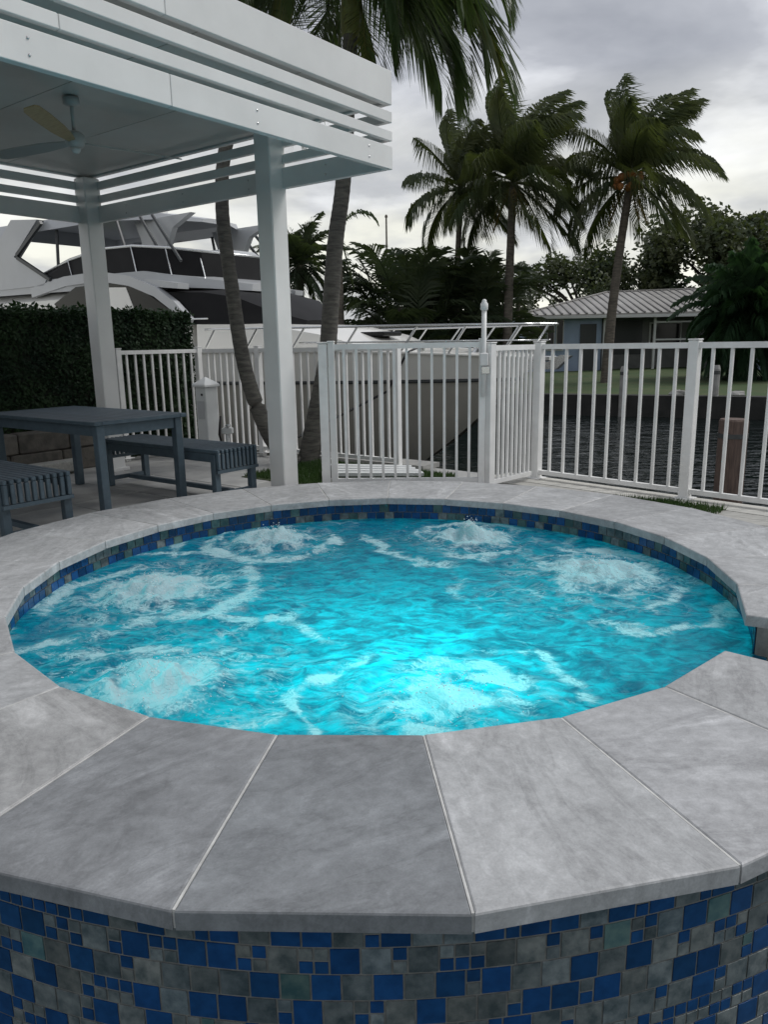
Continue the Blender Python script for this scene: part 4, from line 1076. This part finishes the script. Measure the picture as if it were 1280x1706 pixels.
# broadleaf trees behind the house
def broadleaf(x, y, h, w, seed, label, n=4200, lsz=.22, zb=.35):
    rn = random.Random(seed); r = thing('broadleaf_tree', label, 'tree', (x, y, BK), group='broadleaf trees behind the house')
    clumps = []
    m_ = trunk_tube([(x, y, BK), (x + .1, y, BK + h * .25), (x, y, BK + h * .5)], [.32, .26, .2])
    for k in range(34):
        a = rn.uniform(0, 2 * pi); ph = rn.uniform(-.6, 1.2); rr = rn.uniform(.55, 1)
        c = Vector((x + w * rr * cos(a) * cos(ph), y + w * .7 * rr * sin(a) * cos(ph), BK + h * .58 + h * .40 * sin(ph) * rr)); clumps.append((c, rn.uniform(.16, .30) * w))
        if k < 9: m_.tube([(x, y, BK + h * .42), Vector((x, y, BK + h * .5)).lerp(c, .5) + Vector((0, 0, -.1)), c], [.13, .08, .03], 6)
    m_.build('trunk', M_BARK, r, smooth=True)
    lm_ = MB()
    for _ in range(n):
        c, rad = rn.choice(clumps); v_ = Vector((rn.gauss(0, 1), rn.gauss(0, 1), rn.gauss(0, 1))).normalized() * rad * rn.random() ** .4
        p = c + v_; d = Vector((rn.gauss(0, 1), rn.gauss(0, 1), rn.gauss(-.3, .7))).normalized(); s_ = d.cross(Vector((rn.gauss(0, 1), rn.gauss(0, 1), rn.gauss(0, 1)))).normalized()
        L_ = lsz * rn.uniform(.7, 1.3); lm_.add([p, p + d * L_ * .5 + s_ * L_ * .28, p + d * L_, p + d * L_ * .5 - s_ * L_ * .28], [(0, 1, 2, 3)])
    o = lm_.build('crown', M_LEAF, r); o['kind'] = 'stuff'
broadleaf(12.0, 46, 7.0, 4.0, 11, 'wide broadleaf tree behind the left part of the metal roof', 9000, .26)
broadleaf(19.8, 45, 9.2, 5.2, 12, 'tall broadleaf tree behind the right part of the metal roof', 26000, .30)
broadleaf(8.0, 47, 4.0, 2.6, 13, 'low broadleaf tree left of the house roof', 5000, .26)
broadleaf(24.5, 44, 7.0, 4.2, 14, 'broadleaf tree at the right edge beyond the bushy palm', 13000, .3)
# far low wood along the horizon
fw = MB(); rn = random.Random(99)
for _ in range(9000):
    u = rn.uniform(-260, 260); dep = rn.uniform(90, 130); p = bA + bd * u + bn * dep
    hh = 2.6 + 1.4 * fnoise(u * .05, 0) + .8 * fnoise(u * .2, 3); z = BK + .4 + hh * rn.random() ** .7
    d = Vector((rn.gauss(0, 1), rn.gauss(0, .3), rn.gauss(0, 1))).normalized(); s_ = d.cross(Vector((rn.gauss(0, .4), 1, rn.gauss(0, .4)))).normalized(); L_ = rn.uniform(.8, 1.8)
    c = Vector((p.x, p.y, z)); fw.add([c, c + d * L_ * .5 + s_ * L_ * .35, c + d * L_, c + d * L_ * .5 - s_ * L_ * .35], [(0, 1, 2, 3)])
tag(fw.build('distant_wood', M_LEAF), 'low dark line of distant trees on the horizon', 'trees', kind='stuff')

# ================================================================== HOUSE ACROSS THE CANAL
hs = thing('house', 'low blue house with ribbed metal roof across the canal', 'house', (11, 38, BK))
GZ = BK + .2
def hbox(n, m_, *a): return MB().box(*a).build(n, m_, hs)
hbox('wall', M_HWALL, 6.7, 10.35, 36.15, 43.5, GZ - .4, 2.28)
hbox('wall', M_HGREY, 10.352, 15.0, 37.2, 43.5, GZ - .4, 2.25)
hbox('wall', M_HWALL, 16.2, 24.0, 33.2, 43.4, GZ - .4, 2.3)
hbox('wall', M_HGREY, 15.0, 16.198, 36.2, 43.3, GZ - .4, 2.25)
hbox('porch_floor', M_CONC, 10.352, 15.0, 35.9, 37.2, GZ - .4, GZ + .06)
for i in range(4):
    x = 6.95 + i * .42
    w_ = hbox('window', M_TRIMW, x, x + .36, 36.10, 36.149, .55, 1.98)
    BASE[w_.name] = BASE[hs.name]; MB().box(x + .045, x + .315, 36.08, 36.099, .60, 1.93).build('pane', M_DGLASS, w_); 
d_ = hbox('door', M_DGREY, 9.35, 10.1, 36.10, 36.149, GZ, 1.75); MB().box(9.45, 9.50, 36.06, 36.099, .55, .65).build('handle', M_STEEL, d_)
for x in (10.40, 12.75, 14.65): hbox('porch_post', M_TRIMW, x, x + .11, 36.0, 36.11, GZ + .061, 2.12)
for z in (1.75, .95): hbox('screen_rail', M_TRIMW, 12.861, 14.649, 36.02, 36.07, z, z + .07)
hbox('screen_panel', M_DGREY, 10.7, 12.6, 37.15, 37.199, .3, 1.9)
w_ = hbox('window', M_TRIMW, 12.95, 14.5, 37.14, 37.199, .55, 1.8); MB().box(13.02, 14.43, 37.12, 37.139, .62, 1.73).build('pane', M_DGLASS, w_)
hbox('screen_panel', M_HGREY, 10.7, 12.6, 37.08, 37.139, GZ + .06, .29)
hbox('shed_door', M_PINK, 16.6, 17.5, 33.14, 33.199, GZ, 1.1)
# roof planes
RA, RB_, RC, RD = (6.2, 35.6, 2.16), (16.6, 35.6, 2.24), (17.2, 40.2, 3.50), (11.7, 40.2, 3.40)
rf = MB().add([RA, RB_, RC, RD, (6.2, 44.6, 2.16), (17.0, 44.6, 2.2)], [(0, 1, 2, 3), (0, 3, 4), (3, 2, 5, 4)])
rf.add([(6.2, 35.6, 2.02), (16.6, 35.6, 2.10), (16.6, 35.6, 2.239), (6.2, 35.6, 2.159)], [(0, 1, 2, 3)])
roof = rf.build('roof', M_ROOF, hs); BASE[roof.name] = BASE[hs.name]
MB().box(6.15, 16.6, 35.56, 35.598, 2.0, 2.13).build('gutter', M_TRIMW, roof)
MB().box(6.3, 16.6, 35.62, 37.1, 2.015, 2.03).build('soffit', M_HGREY, roof)
for i in range(27):
    x = 6.45 + i * .38
    p0 = Vector((x, 35.58, 2.175 + (x - 6.2) / 10.4 * .08))
    if x <= 11.7:
        u = (x - 6.2) / (11.7 - 6.2); p1 = Vector((6.2, 35.6, 2.16)).lerp(Vector(RD), u)
        p1 = Vector((x, p1.y, p1.z))
    else: u = (x - 11.7) / 5.5; p1 = Vector(RD).lerp(Vector(RC), u)
    if (p1 - p0).length < .3: continue
    MB().bar(p0 + Vector((0, 0, .012)), p1 + Vector((0, 0, .018)), .07, .06).build('roof_seam', M_ROOFD, roof)
MB().bar(Vector(RA) + Vector((0, 0, .03)), Vector(RD) + Vector((0, 0, .03)), .16, .05).build('ridge_cap', M_ROOF, roof)
MB().bar(Vector(RD) + Vector((0, 0, .03)), Vector(RC) + Vector((0, 0, .03)), .2, .06).build('ridge_cap', M_ROOF, roof)
# wing roof behind the bushy palm
wr = MB().add([(15.7, 32.7, 2.2), (24.5, 32.7, 2.2), (24.5, 37.5, 3.6), (18.6, 37.5, 3.6), (15.7, 42, 2.25), (24.5, 42, 2.25)], [(0, 1, 2, 3), (0, 3, 4), (3, 2, 5, 4)])
wr.build('wing_roof', M_ROOF, hs)
MB().box(15.7, 24.5, 32.66, 32.698, 2.05, 2.19).build('gutter', M_TRIMW, hs)

# small white house far left of the palms, seen over the bow
h2 = thing('white_house', 'distant white bungalow seen over the yacht bow', 'house', (-1.5, 60, BK))
MB().box(-4.5, 3.2, 58, 64, BK, 2.6).build('wall', M_TRIMW, h2)
MB().add([(-5, 57.5, 2.6), (3.7, 57.5, 2.6), (3.7, 64.5, 2.6), (-5, 64.5, 2.6), (-2.5, 61, 3.6), (1.2, 61, 3.6)], [(0, 1, 5, 4), (1, 2, 5), (2, 3, 4, 5), (3, 0, 4)]).build('roof', M_TRIMW, h2)
for x in (-3.6, -1.2, 1.2): w_ = MB().box(x, x + .9, 57.95, 57.999, .8, 1.9).build('window', M_TRIMW, h2); MB().box(x + .08, x + .82, 57.93, 57.949, .88, 1.82).build('pane', M_DGLASS, w_)
up = thing('utility_pole', 'thin distant utility pole above the areca clumps', 'pole', (.55, 60, BK))
MB().tube([(.55, 60, BK), (.55, 60, 10.3)], [.11, .06], 8).build('shaft', M_TRUNK2, up)
MB().lathe([(.12, 0), (.10, .12), (.05, .2)], (.55, 60, 10.25), 8).build('finial', M_TRUNK2, up)
rn = random.Random(4)
ROCKS = ['leftmost', 'second from left', 'middle', 'second from right', 'rightmost']
for i in range(5):
    x = 9.0 + i * 1.25 + rn.uniform(-.3, .3); y = 21.9 - (x - 9) * .47 + rn.uniform(.4, 1.0); s_ = rn.uniform(.14, .30)
    r_ = thing('bank_rock', ROCKS[i] + ' of the five pale rocks on the far bank edge', 'rock', (x, y, BK), group='pale rocks along the far bank')
    m_ = MB(); v = []; f = []
    for a in range(5):
        for b in range(8):
            th = pi * a / 4; ph = 2 * pi * b / 8; q_ = s_ * (1 + .25 * rn.uniform(-1, 1)); v.append((x + 1.5 * q_ * sin(th) * cos(ph), y + q_ * sin(th) * sin(ph), BK + .08 + .55 * q_ * cos(th)))
    for a in range(4):
        for b in range(8): f.append((a * 8 + b, a * 8 + 8 + b, a * 8 + 8 + (b + 1) % 8, a * 8 + (b + 1) % 8))
    m_.add(v, f).build('stone', M_CONC, r_)

# ================================================================== YACHT (site coordinates: t along its length, s across)
SCN = 8.75
yt = thing('motor_yacht', 'large white motor yacht moored beyond the fence, bow to the right', 'yacht', (-11, SCN, WZ), site=True)
def tb_(z):        # bow position at height z
    return -6.7 + 1.75 * min(1, (z - WZ) / 1.2) + .95 * max(0, min(1, z / 1.0))
def hw(z, t):      # half width of the hull
    Wd = 1.50 + .40 * max(0, min(1, (z - WZ) / 2.2)); te = tb_(z); t0 = -12.5
    if t < t0: return Wd * (1 - .06 * ((t0 - t) / 9) ** 2)
    u = min(1, (t - t0) / (te - t0)); return Wd * max(0, 1 - u ** (2.5 + .5 * (z - WZ) / 2.2)) ** .78
def sheer(t): return .98 - .004 * (t + 12) * (1 if t > -12 else 0) - .12 * max(0, (t + 7) / 3) ** 2
NT = 46
def hull_part(name, zf, m_, smooth=True):
    v = []; f = []; rowsz = 7
    for side in (-1, 1):
        off = len(v)
        for i in range(NT + 1):
            uu = i / NT
            for j in range(rowsz):
                z_ = zf(j / (rowsz - 1), -10)
                te = tb_(z_); t = -21 + (te + 21) * (1 - (1 - uu) ** 1.6)
                zz = zf(j / (rowsz - 1), t)
                v.append((t, SCN + side * hw(zz, min(t, tb_(zz))), zz))
        for i in range(NT):
            for j in range(rowsz - 1):
                a = off + i * rowsz + j; q_ = (a, a + rowsz, a + rowsz + 1, a + 1)
                f.append(q_ if side < 0 else q_[::-1])
    return MB().add(v, f).build(name, m_, yt, smooth=smooth)
KZ = lambda t: .52 + .010 * (t + 10)
hull_part('hull_side', lambda u, t: WZ - .5 + (KZ(t) - WZ + .5) * u, M_TAUPE)
hull_part('topside', lambda u, t: KZ(t) + .002 + (sheer(t) - KZ(t)) * u, M_GEL)
# deck
v = []; f = []
for i in range(NT + 1):
    t = -21 + (tb_(.9) - .01 + 21) * (1 - (1 - i / NT) ** 1.6); z_ = sheer(t) - .03; w_ = hw(z_, min(t, tb_(z_))) - .005
    v += [(t, SCN - w_, z_), (t, SCN, z_ + .05), (t, SCN + w_, z_)]
for i in range(NT): a = 3 * i; f += [(a, a + 3, a + 4, a + 1), (a + 1, a + 4, a + 5, a + 2)]
MB().add(v, f).build('deck', M_GEL, yt, smooth=True)
def rubline(zf, r0, m_, nm):
    for side in (-1, 1):
        P = []
        for i in range(NT + 1):
            t = -21 + (tb_(.7) + 21 - .02) * (1 - (1 - i / NT) ** 1.6); z_ = zf(t); P.append((t, SCN + side * (hw(z_, min(t, tb_(z_))) + .01), z_))
        MB().tube(P, r0, 6).build(nm, m_, yt, smooth=True)
rubline(lambda t: KZ(t), .025, M_DGREY, 'rub_rail')
rubline(lambda t: sheer(t), .022, M_GEL, 'gunwale')
# coach roof rising aft from the foredeck
def loft(name, m_, secs, smooth=True):
    # secs: list of (t, [(s_offset, z)...]) open sections mirrored about the centreline
    v = []; f = []; n = len(secs[0][1])
    for t, sec in secs:
        full = [(-a, z) for a, z in sec] + [(a, z) for a, z in reversed(sec)]
        v += [(t, SCN + a, z) for a, z in full]
    n2 = 2 * n
    for i in range(len(secs) - 1):
        for j in range(n2 - 1): a = i * n2 + j; f.append((a, a + 1, a + n2 + 1, a + n2))
    f += [tuple(range(n2)), tuple(range(len(secs) * n2 - 1, (len(secs) - 1) * n2 - 1, -1))]
    o = MB().add(v, f).build(name, m_, yt, recalc=True)
    if smooth: smooth_by_angle(o, 35)
    return o
loft('coach_roof', M_GEL, [(-5.5, [(.45, .80), (.40, .88), (.25, .90)]), (-6.2, [(.85, .82), (.78, .98), (.5, 1.02)]), (-6.8, [(1.05, .85), (.98, 1.16), (.6, 1.20)]), (-7.5, [(1.15, .85), (1.1, 1.28), (.7, 1.32)]), (-9.0, [(1.32, .85), (1.3, 1.36), (.8, 1.40)])])
# main cabin body
loft('cabin', M_GEL, [(-9.15, [(1.30, .9), (1.26, 1.36), (1.1, 1.38)]), (-9.8, [(1.35, .9), (1.33, 1.75), (1.1, 1.80)]), (-11, [(1.38, .9), (1.36, 1.86), (1.2, 2.0)]), (-18.5, [(1.40, .9), (1.38, 1.9), (1.2, 2.05)])])
# windscreen: dark raked glass wrapping the front
loft('windscreen', M_COVER, [(-7.75, [(.30, 1.33), (.26, 1.39), (.1, 1.40)]), (-8.1, [(.72, 1.34), (.64, 1.53), (.3, 1.57)]), (-8.55, [(1.05, 1.35), (.92, 1.74), (.5, 1.80)]), (-9.0, [(1.28, 1.36), (1.14, 1.82), (.7, 1.88)]), (-9.9, [(1.372, 1.37), (1.35, 1.86), (1.0, 1.92)])])
def curve_band(name, m_, P, w0, w1, off, th=.06):
    # flat band following (t, z) points on the near and far cabin side
    for side in (-1, 1):
        v = []; f = []
        for i, (t, z) in enumerate(P):
            u = i / (len(P) - 1); w_ = w0 + (w1 - w0) * u
            a = P[max(i - 1, 0)]; b = P[min(i + 1, len(P) - 1)]; dt, dz_ = b[0] - a[0], b[1] - a[1]; l_ = hypot(dt, dz_); nx, nz_ = -dz_ / l_, dt / l_
            for s2 in (off, off + th):
                v += [(t + nx * w_ / 2, SCN + side * s2, z + nz_ * w_ / 2), (t - nx * w_ / 2, SCN + side * s2, z - nz_ * w_ / 2)]
        for i in range(len(P) - 1):
            p, q = 4 * i, 4 * i + 4; f += [(p, q, q + 1, p + 1), (p + 2, p + 3, q + 3, q + 2), (p, p + 2, q + 2, q), (p + 1, q + 1, q + 3, p + 3)]
        f += [(0, 1, 3, 2), (4 * len(P) - 4, 4 * len(P) - 2, 4 * len(P) - 1, 4 * len(P) - 3)]
        o = MB().add(v, f).build(name, m_, yt, recalc=True)
curve_band('arch_moulding', M_GELG, [(-13.3, 2.02), (-12.2, 2.15), (-11.2, 2.17), (-10.4, 2.05), (-9.8, 1.86), (-9.4, 1.64), (-9.08, 1.39)], .16, .14, 1.30, .10)
curve_band('roof_moulding', M_GELG, [(-11.0, 2.08), (-10.4, 2.04), (-9.8, 1.98), (-9.3, 1.92)], .14, .08, 1.15, .20)
# side windows under the arch
MB().prism([(-12.6, 1.80), (-11.9, 2.04), (-10.9, 2.06), (-10.1, 1.90), (-9.4, 1.55), (-9.3, 1.45), (-12.4, 1.62)], SCN - 1.395, SCN - 1.36).build('side_window', M_DGLASS, yt)
MB().prism([(-11.4, 1.60), (-11.3, 2.0), (-10.5, 1.96), (-10.3, 1.56)], SCN - 1.402, SCN - 1.396).build('side_panel', M_GEL, yt)
# flybridge
loft('flybridge_coaming', M_GELG, [(-8.75, [(.40, 1.86), (.36, 1.96), (.2, 1.98)]), (-9.2, [(.95, 1.90), (.90, 2.04), (.6, 2.07)]), (-10.1, [(1.36, 1.95), (1.36, 2.18), (1.0, 2.2)]), (-13, [(1.38, 2.0), (1.38, 2.22), (1.1, 2.24)]), (-18, [(1.40, 2.05), (1.40, 2.25), (1.1, 2.27)])])
def fly_screen():
    v = []; f = []; P = [(-12.9, 1.38, 2.22, 2.30), (-12.0, 1.38, 2.20, 2.48), (-11.1, 1.37, 2.19, 2.58), (-10.3, 1.34, 2.16, 2.56), (-9.7, 1.15, 2.10, 2.50), (-9.35, .8, 2.06, 2.45), (-9.2, .3, 2.05, 2.43)]
    full = [(t, -s, a, b) for t, s, a, b in P] + [(t, s, a, b) for t, s, a, b in reversed(P)]
    for t, s, a, b in full: v += [(t, SCN + s, a), (t - .06, SCN + s * .97, b), (t - .03, SCN + s * .97, a), (t - .09, SCN + s * .94, b)]
    for i in range(len(full) - 1): p, q = 4 * i, 4 * i + 4; f += [(p, q, q + 1, p + 1), (p + 2, p + 3, q + 3, q + 2), (p + 1, q + 1, q + 3, p + 3)]
    o = MB().add(v, f).build('flybridge_screen', M_COVER, yt)
    MB().tube([(t - .07, SCN + s * .97, b + .01) for t, s, a, b in full], .024, 6).build('screen_rail', M_STEEL, yt, smooth=True)
    for t, s, a, b in full[1:-1]: MB().tube([(t - .02 + .05, SCN + s * 1.005, a), (t - .1, SCN + s * .985, b)], .010, 6).build('screen_mullion', M_STEEL, yt)
fly_screen()
# hard top, its front pillar, rear arch and the frames of the clear curtains
loft('hardtop', M_GELG, [(-9.9, [(.30, 2.98), (.27, 3.03), (.1, 3.05)]), (-10.3, [(.85, 3.0), (.8, 3.10), (.5, 3.12)]), (-11.2, [(1.25, 3.02), (1.2, 3.18), (.6, 3.22)]), (-14.5, [(1.3, 3.05), (1.25, 3.25), (.6, 3.30)])])
for side in (-1, 1):
    y0 = SCN + side * .80
    MB().prism([(-10.95, 2.2), (-10.25, 2.2), (-10.15, 2.55), (-9.95, 2.85), (-9.5, 3.02), (-10.9, 3.02), (-10.75, 2.7)], y0 - .05, y0 + .05).build('front_pillar', M_GELG, yt)
    y0 = SCN + side * 1.33
    MB().prism([(-15.2, 2.12), (-12.85, 2.12), (-12.75, 2.22), (-13.75, 2.66), (-12.85, 3.20), (-13.7, 3.28), (-14.5, 2.80)], y0 - .07, y0 + .07).build('rear_arch', M_GELG, yt)
    for (ta, za, tb2, zb2) in ((-13.62, 2.68, -12.72, 3.14), (-13.62, 2.64, -12.62, 2.20)): MB().bar((ta, y0 - side * .0 + side * .072, za), (tb2, y0 + side * .072, zb2), .05, .06).build('arch_trim', M_DGREY, yt)
    for ta, tb2 in ((-12.55, -12.62), (-11.35, -11.4), (-10.5, -10.9), (-9.85, -10.5), (-9.5, -10.2)):
        w_ = 1.28 if ta < -10 else (1.1 if ta < -8.8 else .8)
        MB().tube([(ta, SCN + side * w_, 2.30), (tb2, SCN + side * w_ * .93, 3.03)], .026, 6).build('curtain_pole', M_DGREY, yt)
MB().cbox(-13.0, -11.4, SCN - .9, SCN + .9, 2.25, 2.58, .08).build('flybridge_seat', M_GELG, yt)
MB().cbox(-9.9, -9.3, SCN - .45, SCN + .45, 2.2, 2.52, .08).build('helm_console', M_GELG, yt)
# bow rail: two rails on raked stanchions, both sides
for side in (-1, 1):
    top = []; mid = []
    for i in range(25):
        t = -8.6 + 4.35 * i / 24; z_ = sheer(t); w_ = max(.16, hw(z_, min(t - .25, tb_(z_) - .02)) - .10)
        zt = 1.27 - .03 * (t + 8.6) / 4.35; top.append((t + .22, SCN + side * w_, zt)); mid.append((t + .12, SCN + side * w_, zt - .19))
    MB().tube(top, .017, 6).build('bow_rail', M_STEEL, yt, smooth=True); MB().tube(mid[9:], .012, 6).build('bow_rail', M_STEEL, yt, smooth=True)
    for i in (1, 5, 9, 13, 17, 20, 23):
        b = top[i]; MB().tube([(b[0] - .27, b[1], sheer(b[0] - .27) - .01), b], .015, 6).build('stanchion', M_STEEL, yt)
e1_, e2_ = top[-1], (top[-1][0], 2 * SCN - top[-1][1], top[-1][2])
MB().tube([e1_, ((e1_[0] + .10), SCN, e1_[2]), e2_], .017, 6).build('bow_rail', M_STEEL, yt)
MB().cbox(-4.75, -3.95, SCN - .10, SCN + .10, .80, .86, .01).build('anchor_roller', M_STEEL, yt)
MB().prism([(-4.35, .70), (-3.9, .70), (-3.72, .86), (-3.85, .87), (-4.0, .79), (-4.3, .79)], SCN - .05, SCN + .05).build('anchor', M_STEEL, yt)
MB().lathe([(.10, 0), (.11, .04), (.07, .07), (.07, .13), (.10, .16)], (-5.0, SCN, .87), 14).build('windlass', M_STEEL, yt, smooth=True)
for side in (-1, 1):
    for t in (-5.4, -7.9):
        w_ = hw(.9, t) - .16; MB().bar((t - .12, SCN + side * w_, 1.0), (t + .12, SCN + side * w_, 1.0), .03, .025).build('cleat', M_STEEL, yt); MB().box(t - .05, t + .05, SCN + side * w_ - .015, SCN + side * w_ + .015, .93, .985).build('cleat_foot', M_STEEL, yt)
w_ = hw(.9, -5.4) - .16
MB().tube([(-5.38, SCN - w_, 1.01), (-5.45, SCN - hw(.95, -5.45) - .03, .93), (-5.75, SCN - hw(.5, -5.7) - .15, .45), (-6.3, 6.35, -.12)], .016, 6).build('mooring_line', M_BLACK, yt)
for i, t in enumerate((-9.6,)):
    MB().lathe([(.02, -.28), (.10, -.24), (.12, 0), (.10, .24), (.02, .28)], (t, SCN - hw(.3, t) - .13, .2), 14).build('fender', M_GEL, yt, smooth=True)

for t, s_, w_ in ((-6.6, 0, .22),):
    z_ = 1.16
    MB().cbox(t - w_, t + w_, SCN + s_ - w_, SCN + s_ + w_, z_ - .02, z_ + .045, .015).build('deck_hatch', M_DGLASS, yt)
MB().tube([(-12.2, SCN - .9, 3.2), (-12.35, SCN - .9, 5.6)], [.014, .006], 6).build('antenna', M_GEL, yt)
MB().lathe([(.26, 0), (.30, .05), (.30, .14), (.22, .21), (.05, .23)], (-11.6, SCN, 3.22), 20).build('radar_dome', M_GEL, yt, smooth=True)
for side in (-1, 1):
    P = [(-10.6 + i * .5, SCN + side * (1.40 + .02 * (i % 5 != 0)), 1.46 - .008 * i) for i in range(5)]
    MB().tube([(p[0], SCN + side * 1.43, p[2]) for p in P], .012, 6).build('grab_rail', M_STEEL, yt)
